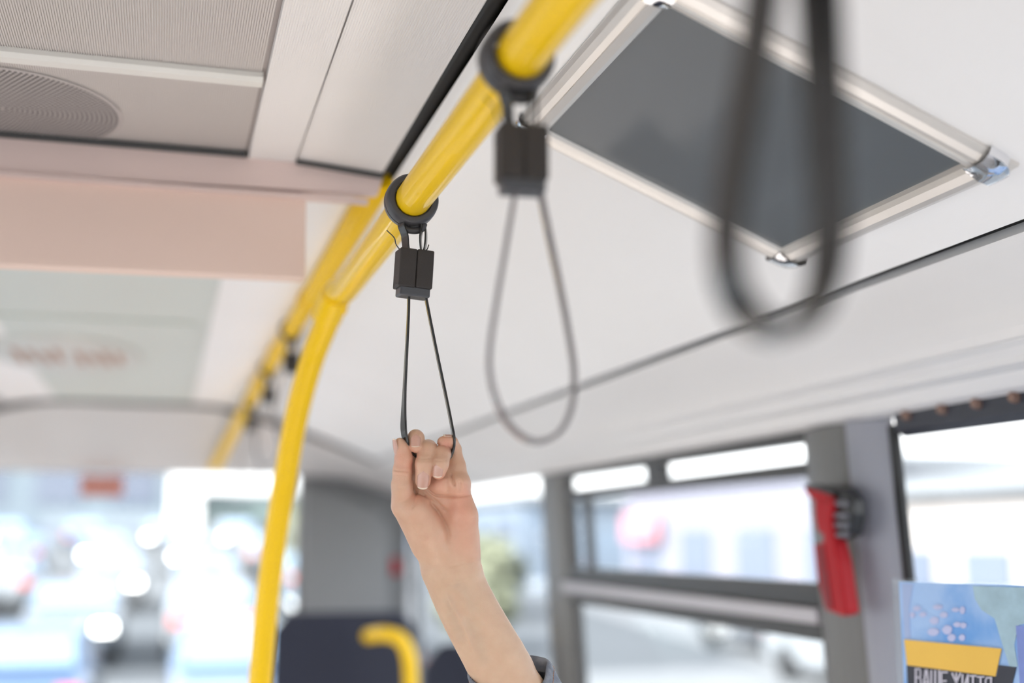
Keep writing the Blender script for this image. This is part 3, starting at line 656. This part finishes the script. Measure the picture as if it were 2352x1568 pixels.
nail((924, 1044, 9.2), (918, 1003, 9.2), 10.0, 7.0, (-.80, 0, .66), 7.0, free=.92)
nail((1038, 1012, -5), (1016, 1011, -2.5), 6.5, 5.5, (0, 1, .25), 5.9)
# rolled denim cuff and sleeve
dn = bpy.data.materials.new('washed_denim'); dn.use_nodes = True
n = dn.node_tree.nodes; l = dn.node_tree.links; b = n['Principled BSDF']; t2 = n.new('ShaderNodeTexCoord')
mp_ = n.new('ShaderNodeMapping'); mp_.inputs['Rotation'].default_value = (.6, .5, .7); l.new(t2.outputs['Object'], mp_.inputs[0])
wv = n.new('ShaderNodeTexWave'); wv.inputs['Scale'].default_value = 700; wv.inputs['Distortion'].default_value = 2.5; wv.inputs['Detail'].default_value = 2; l.new(mp_.outputs[0], wv.inputs[0])
nz_ = n.new('ShaderNodeTexNoise'); nz_.inputs['Scale'].default_value = 120; nz_.inputs['Detail'].default_value = 6; l.new(t2.outputs['Object'], nz_.inputs['Vector'])
r1 = n.new('ShaderNodeValToRGB'); r1.color_ramp.elements[0].color = (.045, .06, .11, 1); r1.color_ramp.elements[0].position = .25; r1.color_ramp.elements[1].color = (.46, .48, .51, 1); r1.color_ramp.elements[1].position = .8
mxx = n.new('ShaderNodeMixRGB'); mxx.inputs[0].default_value = .55; l.new(wv.outputs[0], mxx.inputs[1]); l.new(nz_.outputs['Fac'], mxx.inputs[2]); l.new(mxx.outputs[0], r1.inputs[0]); l.new(r1.outputs[0], b.inputs['Base Color'])
b.inputs['Roughness'].default_value = .85; bp = n.new('ShaderNodeBump'); bp.inputs['Strength'].default_value = .6; bp.inputs['Distance'].default_value = .0006; l.new(mxx.outputs[0], bp.inputs['Height']); l.new(bp.outputs[0], b.inputs['Normal'])
ru = np.array([.985, -.02, 0]); rv = np.array([.03, .42, -.90])        # across the cuff, and away from the viewer (rising)
ad = np.array([.43, -.90, 0.0]); ad /= np.linalg.norm(ad)                # down the arm
def cuff_ring(c, a_, b_, s, fold=0.0, ph=0.0):
    out = []
    for k in range(72):
        f = 2*math.pi*k/72; wob = 1+fold*(math.sin(3*f+ph)*.5+math.sin(7*f+1.3*ph)*.25)
        ear = 10*math.exp(-((f-.62)/.30)**2)            # the slack that stands off on the right
        out.append(c+ru*(a_*math.cos(f)*wob+ear*.8)+rv*(b_*math.sin(f)*wob)+ad*(s-ear*.15)+np.array([0, 2.0*math.sin(2*f+.4), 0]))
    return out
def loft(rings, close=False):
    V = [p for r in rings for p in r]; N = len(rings[0]); Fc = []
    for j in range(len(rings)-(0 if close else 1)):
        for k in range(N): Fc.append((j*N+k, j*N+(k+1) % N, ((j+1) % len(rings))*N+(k+1) % N, ((j+1) % len(rings))*N+k))
    return V, Fc
CC = L3(1167, 1552, -3)
sl = []
for s, a_, b_ in ((14, 36.5, 28), (3, 37.0, 28.5), (-.5, 37.6, 29.1), (-2.2, 39.3, 30.8), (-1.2, 41.2, 32.6), (1.5, 42.3, 33.6), (5, 42.5, 33.8), (20, 43.2, 34.6), (40, 44.2, 36), (44, 43.8, 35.6), (45, 41, 33), (46, 40, 33)):
    sl.append(cuff_ring(CC, a_, b_, s, .010, .5))
V, Fc = loft(sl); cuff = mk('cuff', hw(V), Fc, dn, parent=person, smooth=True); cuff['label'] = 'rolled blue denim cuff'
sl = []
for s, a_, b_ in ((9, 37.5, 29.5), (10, 39.5, 31.5), (40, 40, 33), (60, 43, 36), (110, 47, 41), (170, 52, 47), (240, 56, 52), (300, 60, 56)):
    sl.append(cuff_ring(CC+np.array([0, 0, s*.05]), a_, b_, s, .03*min(1, s/60), s*.05))
V, Fc = loft(sl); Fc.append(tuple(range(len(V)-72, len(V))))
mk('jacket_sleeve', hw(V), Fc, dn, parent=person, smooth=True)
# stitching along the cuff edge
thr = mat('orange_thread', (.42, .20, .10), .7)
V = []; Fc = []
for k in range(0, 72):
    P0 = cuff_ring(CC, 42.9, 34.2, 6.5, .010, .5); p, q = P0[k], P0[(k+1) % 72]
    p2 = p+(q-p)*.2; q2 = p+(q-p)*.8
    v, f = tube([hw([p2])[0], hw([(p2+q2)/2])[0]+HB*0, hw([q2])[0]], .00035, 6); V, Fc = join((V, Fc), (v, f))
mk('stitching', V, Fc, thr, parent=cuff)

#@@MORE
# ------------------------------------------------------------------ emergency hammers
def px_prism(pts, x, th): 
    P = [atx(px, py, x) for px, py in pts]; return prism(P, (0, 0, 0), (th, 0, 0))
eh = thing('emergency_hammer', 'red emergency hammer in a black holder on the grey window pillar', 'hammer', atx(1905, 1260, 1.0))
mk('holder', *px_prism([(1862, 1115), (1905, 1112), (1935, 1120), (1955, 1145), (1957, 1180), (1950, 1228), (1930, 1240), (1905, 1232), (1900, 1175), (1860, 1140)], .985, .026), M['dark'], parent=eh, ang=.006)
mk('wall_mount', *box(1.008, 1.05, 1.715, 1.745, .03, .07), M['dark'], parent=eh, ang=.004)
for k in range(4):
    y_ = 1150+(k*22)+(6 if k else 0); mk('holder_rib', *px_prism([(1914, y_), (1945, y_+2), (1943, y_+12), (1912, y_+10)], .981, .006), mat('grey_rib', (.16, .16, .19), .35), parent=eh, ang=.001)
mk('hammer_head', *px_prism([(1846, 1118), (1872, 1117), (1912, 1140), (1908, 1172), (1882, 1172), (1868, 1150), (1848, 1132)], .978, .022), M['red'], parent=eh, ang=.004)
mk('head_tip', *px_prism([(1843, 1114), (1878, 1112), (1912, 1126), (1914, 1140), (1880, 1128), (1850, 1122)], .976, .026), M['dark'], parent=eh, ang=.004)
mk('handle', *px_prism([(1868, 1150), (1910, 1150), (1906, 1195), (1912, 1238), (1925, 1290), (1942, 1408), (1928, 1414), (1893, 1400), (1876, 1330), (1866, 1250), (1888, 1244), (1888, 1228), (1876, 1222), (1870, 1190)], .975, .026), M['red'], parent=eh, ang=.005)
mk('handle_grip', *px_prism([(1874, 1256), (1890, 1252), (1912, 1398), (1897, 1396), (1882, 1330)], .9735, .004), mat('dark_red_grip', (.22, .006, .012), .5), parent=eh)
eh2 = thing('emergency_hammer', 'red emergency hammer far back on the rear corner pillar', 'hammer', (1.02, 5.25, -.03))
mk('holder', *px_prism([(868, 1160), (890, 1160), (893, 1215), (866, 1215)], .985, .05), M['dark'], parent=eh2, ang=.006)
mk('handle', *px_prism([(872, 1195), (893, 1195), (900, 1320), (880, 1326), (872, 1290)], .975, .04), M['red'], parent=eh2, ang=.008)
# ------------------------------------------------------------------ blue poster on a clear partition by the door
pA = at(2066, 1335, 1.45); pB = atz(2352, 1345, pA[2]); du = (pB-pA); du[2] = 0; du /= np.linalg.norm(du); pn = np.cross(du, [0, 0, 1.0])
if pn @ pA > 0: pn = -pn
def pw(u, v, o=0): return pA+du*u+np.array([0, 0, -1.0])*v+pn*o
ps = thing('poster', 'blue advertising poster with yellow band on a clear partition by the door', 'poster', pw(.2, .5))
PWd, PHt = .42, .50
mk('clear_panel', *join(prism([pw(-.012, -.004), pw(PWd+.03, -.004), pw(PWd+.03, PHt+.6), pw(-.012, PHt+.6)], pn*0, pn*-.006)), M['glass'], parent=ps, ang=.001)
pm = bpy.data.materials.new('blue_poster_print'); pm.use_nodes = True
n = pm.node_tree.nodes; l = pm.node_tree.links; b = n['Principled BSDF']; t2 = n.new('ShaderNodeTexCoord')
nz1 = n.new('ShaderNodeTexNoise'); nz1.inputs['Scale'].default_value = 14; nz1.inputs['Detail'].default_value = 6; l.new(t2.outputs['Object'], nz1.inputs['Vector'])
r1 = n.new('ShaderNodeValToRGB'); r1.color_ramp.elements[0].color = (.12, .33, .74, 1); r1.color_ramp.elements[0].position = .38; r1.color_ramp.elements[1].color = (.34, .52, .84, 1); r1.color_ramp.elements[1].position = .6
l.new(nz1.outputs['Fac'], r1.inputs[0]); l.new(r1.outputs[0], b.inputs['Base Color']); b.inputs['Roughness'].default_value = .3
mk('print', *prism([pw(0, 0, .0005), pw(PWd, 0, .0005), pw(PWd, PHt, .0005), pw(0, PHt, .0005)], pn*0, pn*.0008), pm, parent=ps)
def onp(pts, o, m, name): # pts in photo px projected on the poster's plane
    out = []
    for px, py in pts:
        r = ray(px, py); t = (pA @ pn+o)/(r @ pn); out.append(r*t)
    return mk(name, *prism(out, pn*0, pn*.0006), m, parent=ps)
ym = mat('amber_band', (.82, .50, .07), .4); km = mat('dark_band', (.022, .024, .040), .4); tm = mat('pale_teal_area', (.36, .52, .62), .5, var=.25, vscale=60); wm = mat('white_print', (.62, .60, .70), .5); bm_ = mat('pale_blot', (.50, .53, .78), .5, var=.1); lm = mat('lilac_print', (.42, .44, .68), .5, var=.1)
onp([(2235, 1345), (2400, 1350), (2400, 1420), (2340, 1435), (2330, 1480), (2338, 1530), (2320, 1532), (2300, 1470), (2285, 1420), (2255, 1400), (2240, 1375)], .0015, tm, 'torn_patch')
onp([(2072, 1340), (2098, 1341), (2088, 1400), (2092, 1466), (2078, 1465)], .0014, mat('faded_edge', (.36, .46, .72), .5), 'faded_edge')
onp([(2334, 1436), (2400, 1440), (2400, 1620), (2345, 1600)], .0016, mat('violet_patch', (.20, .27, .62), .5, var=.2, vscale=50), 'torn_patch')
onp([(2077, 1468), (2301, 1489), (2287, 1553), (2084, 1527)], .0025, ym, 'yellow_band')
onp([(2083, 1527), (2290, 1553), (2294, 1527), (2335, 1532), (2318, 1600), (2300, 1640), (2088, 1630)], .002, km, 'dark_band')
for (x, y, a, b_) in ((2106, 1397, 9, 6), (2120, 1411, 8, 6), (2154, 1394, 11, 6), (2168, 1412, 9, 7), (2195, 1400, 9, 5), (2211, 1401, 6, 9), (2146, 1425, 10, 9), (2144, 1451, 13, 9), (2176, 1446, 11, 11), (2199, 1434, 9, 6), (2213, 1436, 7, 7), (2210, 1464, 7, 8), (2186, 1464, 9, 9), (2096, 1412, 6, 7)):
    r0 = random.random(); onp([(x+a*math.cos(q*math.pi/5)*(1+.2*math.sin(3*q+r0)), y+b_*math.sin(q*math.pi/5)) for q in range(10)], .0018, bm_, 'snow_blot')
# the words, cut from strokes like the photograph's condensed capitals
def word(s, px0, py0, hgt, wdt, gap, slope):
    G = {'В': [[(0, 0), (0, 1)], [(0, 0), (.7, 0), (.85, .12), (.85, .38), (.7, .48), (0, .48)], [(.7, .48), (.95, .62), (.95, .88), (.75, 1), (0, 1)]],
         'А': [[(0, 1), (.4, 0), (.6, 0), (1, 1)], [(.15, .7), (.85, .7)]], 'Ш': [[(0, 0), (0, 1), (1, 1), (1, 0)], [(.5, 0), (.5, 1)]],
         'Е': [[(1, 0), (0, 0), (0, 1), (1, 1)], [(0, .5), (.8, .5)]], 'Ж': [[(0, 0), (.5, .5), (1, 0)], [(0, 1), (.5, .5), (1, 1)], [(.5, 0), (.5, 1)]],
         'И': [[(0, 0), (0, 1), (1, 0), (1, 1)]], 'Т': [[(0, 0), (1, 0)], [(.5, 0), (.5, 1)]], 'Я': [[(1, 1), (1, 0), (.2, 0), (0, .15), (0, .4), (.2, .52), (1, .52)], [(.45, .52), (0, 1)]]}
    V = []; Fc = []; x = px0
    for ch in s:
        if ch == ' ': x += wdt*.6; continue
        W0 = wdt; wdt = W0*(1.45 if ch in 'ЖШ' else 1)
        for st in G[ch]:
            for (a0, b0), (a1, b1) in zip(st[:-1], st[1:]):
                p = [(x+a0*wdt, py0+b0*hgt+(x-px0)*slope), (x+a1*wdt, py0+b1*hgt+(x-px0)*slope)]
                d = np.array(p[1])-np.array(p[0]); d /= np.linalg.norm(d)+1e-9; nr = np.array([-d[1], d[0]])*1.75; e_ = d*2.0
                q = [np.array(p[0])-e_+nr, np.array(p[1])+e_+nr, np.array(p[1])+e_-nr, np.array(p[0])-e_-nr]
                W_ = []
                for px, py in q: r = ray(px, py); W_.append(r*((pA @ pn+.0035)/(r @ pn)))
                V, Fc = join((V, Fc), prism(W_, pn*0, pn*.0006))
        x += wdt+gap; wdt = W0
    return mk('lettering', V, Fc, wm, parent=ps)
word('ВАШЕ ЖИТТЯ', 2104, 1536, 40, 12.5, 5.2, .125)
# ------------------------------------------------------------------ seats and yellow handles at the back
def seat(x, y, z, rot, label, handle=False, w=.42, h_=.62):
    root = thing('bus_seat', label, 'seat', (x, y, -1.6))
    o = mk('backrest', *prism([(x-w/2, y, z-h_), (x-w/2, y, z-.06), (x-w/2+.05, y, z), (x+w/2-.05, y, z), (x+w/2, y, z-.06), (x+w/2, y, z-h_)], (0, -.03, 0), (0, .05, 0)), M['seat'], parent=root, ang=.02)
    mk('back_shell', *prism([(x-w/2-.01, y, z-h_-.02), (x-w/2-.01, y, z-.05), (x-w/2+.04, y, z+.012), (x+w/2-.04, y, z+.012), (x+w/2+.01, y, z-.05), (x+w/2+.01, y, z-h_-.02)], (0, -.055, 0), (0, -.032, 0)), M['seatback'], parent=root, ang=.008)
    mk('cushion', *box(x-w/2, x+w/2, y+.05, y+.45, z-h_-.08, z-h_+.04), M['seat'], parent=root, ang=.03)
    mk('pedestal', *box(x-.12, x+.12, y+.1, y+.35, -1.6, z-h_-.08), M['seatback'], parent=root, ang=.01)
    if handle:
        mk('grab_handle', *tube(catmull([(x-w/2+.10, y-.03, z-.07), (x-w/2+.11, y-.045, z-.015), (x-w/2+.16, y-.05, z+.005), (x+w/2-.03, y-.05, z+.005), (x+w/2+.03, y-.045, z-.03), (x+w/2+.05, y-.03, z-.20)], 6), .024, 14), M['yellow'], parent=root, smooth=True)
    return root
seat(.66, 4.60, -.275, 0, 'navy rear bench seat between the curved pole and the yellow corner handle', w=.50)
sh = thing('grab_handle', 'yellow corner handle on the rear seats, just left of the forearm', 'handle', aty(900, 1460, 4.3))
P = [aty(846, 1460, 4.42), aty(862, 1457, 4.36), aty(888, 1456, 4.28), aty(918, 1466, 4.22), aty(936, 1495, 4.2), aty(943, 1540, 4.2), aty(946, 1640, 4.2), aty(950, 1760, 4.2)]
mk('bar', *tube(catmull(P, 6), .024, 16), M['yellow'], parent=sh, smooth=True)
seat(.885, 3.55, -.31, 0, 'dark seat back standing right beside the forearm, below the side window', w=.28)
# red sign at the top of the rear window
rs = mk('destination_sign', *box(-.335, -.165, 5.38, 5.398, .175, .262), mat('red_sign', (.62, .27, .22), .5), ang=.004)
tag(rs, 'small red sign hanging at the top of the rear window', 'sign')

#@@OUT
# ------------------------------------------------------------------ outside
G0 = -2.55
struct(mk('ground', *box(-80, 90, -40, 160, G0-.1, G0), mat('pale_asphalt', (.13, .135, .14), .8, vscale=.5, var=.15)))
HILL = lambda y: G0+max(0, min(y, 80)-22)*.048
struct(mk('ground', *prism([(0, 22, G0-.05), (0, 80, HILL(80)), (0, 160, HILL(80)), (0, 160, G0-.05)], (-60, 0, 0), (12, 0, 0)), mat('rising_road', (.055, .06, .066), .8, vscale=.5, var=.15)))
cm = {k: mat('car_paint_'+k, c, .35, coat=.8, var=.02) for k, c in dict(white=(.20, .215, .23), silver=(.075, .09, .11), blue=(.06, .10, .18), red=(.25, .03, .03), teal=(.08, .13, .13), orange=(.55, .20, .04), grey=(.06, .065, .075)).items()}
cg = mat('car_glass', (.16, .23, .32), .12, coat=.6, var=.02); tl = mat('tail_light', (.5, .03, .02), .3, emis=(1, .25, .18), estr=.35); hl = mat('sun_glint_headlight', (.9, .9, .9), .1, emis=(1, .97, .9), estr=7)  # headlamp glow added in place of sun glints, for the blurred discs
def car(x, y, rz, paint, label, van=False):
    root = lk(bpy.data.objects.new('car', None)); root.location = (x, y, (HILL(y) if x < 6 else G0)+H); root.rotation_euler = (0, 0, rz); root['_o'] = [0, 0, 0]
    tag(root, label, 'car', 'parked cars outside the bus'); T = 2.0 if van else 1.45; S = .95
    pr = [(-2.2, .32), (-2.25, .62), (-2.15, .88), (-1.6 if not van else -2.1, .95 if not van else T), (-1.0, T), (.45, T), (1.15, .98), (2.05, .84), (2.25, .6), (2.22, .32)]
    V = []; N = len(pr)
    for s in (-.86, .86):
        for yy, zz in pr: V.append((s*(1 if zz < 1.1 else .82), yy, zz))
    Fc = [tuple(range(N)), tuple(range(2*N-1, N-1, -1))]+[(i, (i+1) % N, (i+1) % N+N, i+N) for i in range(N)]
    mk('body', V, Fc, cm[paint], parent=root, ang=.07)
    wz0, wz1 = 1.0, T-.08
    for nm_, q in (('windscreen', [(-.68, .56, wz1), (.68, .56, wz1), (.74, 1.10, wz0+.02), (-.74, 1.10, wz0+.02)]), ('rear_window', [(-.66, -1.12 if not van else -2.09, wz1), (.66, -1.12 if not van else -2.09, wz1), (.72, -1.58 if not van else -2.12, wz0+.02), (-.72, -1.58 if not van else -2.12, wz0+.02)])):
        mk(nm_, *prism(q, (0, .03 if nm_ == 'windscreen' else -.03, .03), (0, 0, -.03)), cg, parent=root)
    for s in (-1, 1):
        mk('side_window', *prism([(s*.73, -1.0, wz1), (s*.73, .4, wz1), (s*.86, .95, wz0), (s*.86, -1.4, wz0)], (s*.02, 0, 0), (-s*.03, 0, 0)), cg, parent=root)
        mk('headlight', *rbox((s*.62, 2.2, .66), (1, 0, 0), (0, 1, 0), (0, 0, 1), .17, .06, .09), hl, parent=root, ang=.03)
        mk('tail_light', *rbox((s*.68, -2.2, .76), (1, 0, 0), (0, 1, 0), (0, 0, 1), .14, .05, .10), tl, parent=root, ang=.03)
        for yy in (-1.35, 1.35):
            mk('wheel', *lathe([(-.10, .0), (-.10, .30), (-.06, .33), (.06, .33), (.10, .30), (.10, 0)], (s*.80, yy, .33), (1, 0, 0), 24), M['rubber'], parent=root, smooth=True)
    return root
PI = math.pi
ordn = ('first', 'second', 'third', 'fourth', 'fifth', 'sixth', 'seventh')
rnd = random.Random(3)
for yr, rn, xs in ((17.5, 'nearest row', (-4.2, -1.6, 1.0)), (27, 'second row', (-7.0, -4.4, -1.8, .9, 3.5)), (37, 'third row', (-9.5, -6.8, -4.1, -1.4, 1.3, 4.1)), (49, 'fourth row', (-11, -8, -5, -2, 1, 4)), (63, 'farthest row', (-14, -10.5, -7, -3.5, 0, 3.5))):
    for i_, x_ in enumerate(xs):
        pt = ('silver', 'white', 'blue', 'teal', 'grey', 'silver', 'blue')[(i_*3+int(yr)) % 7]
        car(x_+rnd.uniform(-.2, .2), yr+rnd.uniform(-.8, .8), PI if (i_+int(yr)) % 3 else 0, pt, '%s car, %s from the left in the %s behind the bus' % (pt, ordn[i_], rn))
for a in ((12, 19.5, PI, 'white', 'white car outside the side window, low at its left'), (11, 15.0, PI, 'silver', 'silver car outside the side window, in its middle'), (13.5, 26, PI, 'grey', 'grey car outside the window behind the forearm'), (8.5, 9.5, PI, 'white', 'white van outside the side window beside the hammer', True)):
    car(*a)
def barrier(x, y): 
    o = mk('traffic_barrel', *lathe([(0, 0), (0, .34), (.1, .34), (.12, .28), (.5, .26), (.9, .22), (.95, .15), (.95, 0)], (x, y, G0), (0, 0, 1), 20), cm['orange'], smooth=True); return o
tag(barrier(-.75, 10.6), 'orange barrel on the road below the rear window, left of the two', 'barrel', 'orange barrels behind the bus'); tag(barrier(.25, 10.4), 'orange barrel behind the bus, next to the curved pole', 'barrel', 'orange barrels behind the bus')
def building(name, x0, x1, y0, y1, top, m, label, win, face='x', nw=8, nf=3):
    root = thing(name, label, 'building', ((x0+x1)/2, (y0+y1)/2, G0))
    mk('wall', *box(x0, x1, y0, y1, G0, top), m, parent=root); mk('roof_edge', *box(x0-.3, x1+.3, y0-.3, y1+.3, top, top+.35), cm['white'], parent=root)
    for i in range(nw):
        for j in range(nf):
            z0 = G0+1.0+(top-G0-1.2)*j/nf; z1 = z0+(top-G0-1.2)/nf*.6
            if face == 'x': ya_ = y0+(y1-y0)*(i+.2)/nw; yb_ = y0+(y1-y0)*(i+.8)/nw; g_ = box(x0-.06, x0+.02, ya_, yb_, z0, z1)
            else: xa = x0+(x1-x0)*(i+.2)/nw; xb = x0+(x1-x0)*(i+.8)/nw; g_ = box(xa, xb, y0-.06, y0+.02, z0, z1)
            mk('window', *g_, win, parent=root)
    return root
bw = mat('blue_grey_glazing', (.115, .135, .18), .2, coat=.3)
building('office_building', 17, 27, 27, 44, -.1+1.9, mat('pale_lilac_wall', (.17, .17, .21), .7), 'pale building with blue grey windows outside the side window', bw, nw=4, nf=1)
building('apartment_building', 17, 28, 58, 98, 1.9, mat('dull_blue_wall', (.13, .16, .20), .7), 'farther bluish building seen through the window right behind the hand', bw, nw=6, nf=2)
building('shop_building', 15, 25, 14, 26, .9, mat('peach_wall', (.30, .28, .27), .7), 'low peach coloured building beside the hammer', bw, nw=5, nf=1)
building('long_building', -45, .4, 92, 104, 6.6, mat('grey_blue_wall', (.15, .185, .215), .7), 'long tall blue grey building at the top of the street behind the bus', bw, 'y', nw=9, nf=2)
building('low_building', 3, 16, 96, 106, 3.2, mat('pale_teal_wall', (.15, .20, .19), .7), 'low greenish building to the right of the tall blue grey one', bw, 'y', nw=4, nf=1)
sg_ = mk('shop_sign', *box(16.6, 16.75, 40.2, 43.4, -.1, .9), mat('red_shop_sign', (.42, .17, .20), .5), ang=.05); tag(sg_, 'red sign on the pale building seen through the side window', 'sign')
lf = bpy.data.materials.new('leaves'); lf = mat('yellow_green_leaves', (.19, .20, .13), .7, var=.5, vscale=4); bk = mat('bark', (.16, .12, .09), .9)
def tree(x, y, hgt, r, label):
    root = thing('tree', label, 'tree', (x, y, G0), 'trees along the street'); rnd = random.Random(int(x*10+y))
    mk('trunk', *tube([(x, y, G0), (x+.1, y, G0+hgt*.4), (x-.1, y+.1, G0+hgt*.75)], [.22, .16, .06], 12), bk, parent=root, smooth=True)
    V = []; Fc = []
    for _ in range(1500):
        d = np.array([rnd.gauss(0, 1) for _ in range(3)]); d /= np.linalg.norm(d); rad = r*rnd.random()**.4; c = np.array([x, y, G0+hgt*.68])+d*rad*np.array([1, 1, .8])
        u = np.array([rnd.gauss(0, 1) for _ in range(3)]); u /= np.linalg.norm(u); v = np.cross(u, d); v /= np.linalg.norm(v)+1e-6
        b0 = len(V); s_ = .16; V += [tuple(c+u*s_), tuple(c+v*s_*.5), tuple(c-u*s_), tuple(c-v*s_*.5)]; Fc.append((b0, b0+1, b0+2, b0+3))
    mk('crown', V, Fc, lf, parent=root)
tree(8.5, 33, 2.5, 1.3, 'yellow green tree seen through the window right of the hand'); tree(6.6, 26, 1.7, .9, 'smaller bush-like tree in front of the yellow green tree'); tree(5.0, 42, 4.2, 1.6, 'green tree outside at the right edge of the rear window')
for o in SC.objects:
    if '_o' in o: del o['_o']
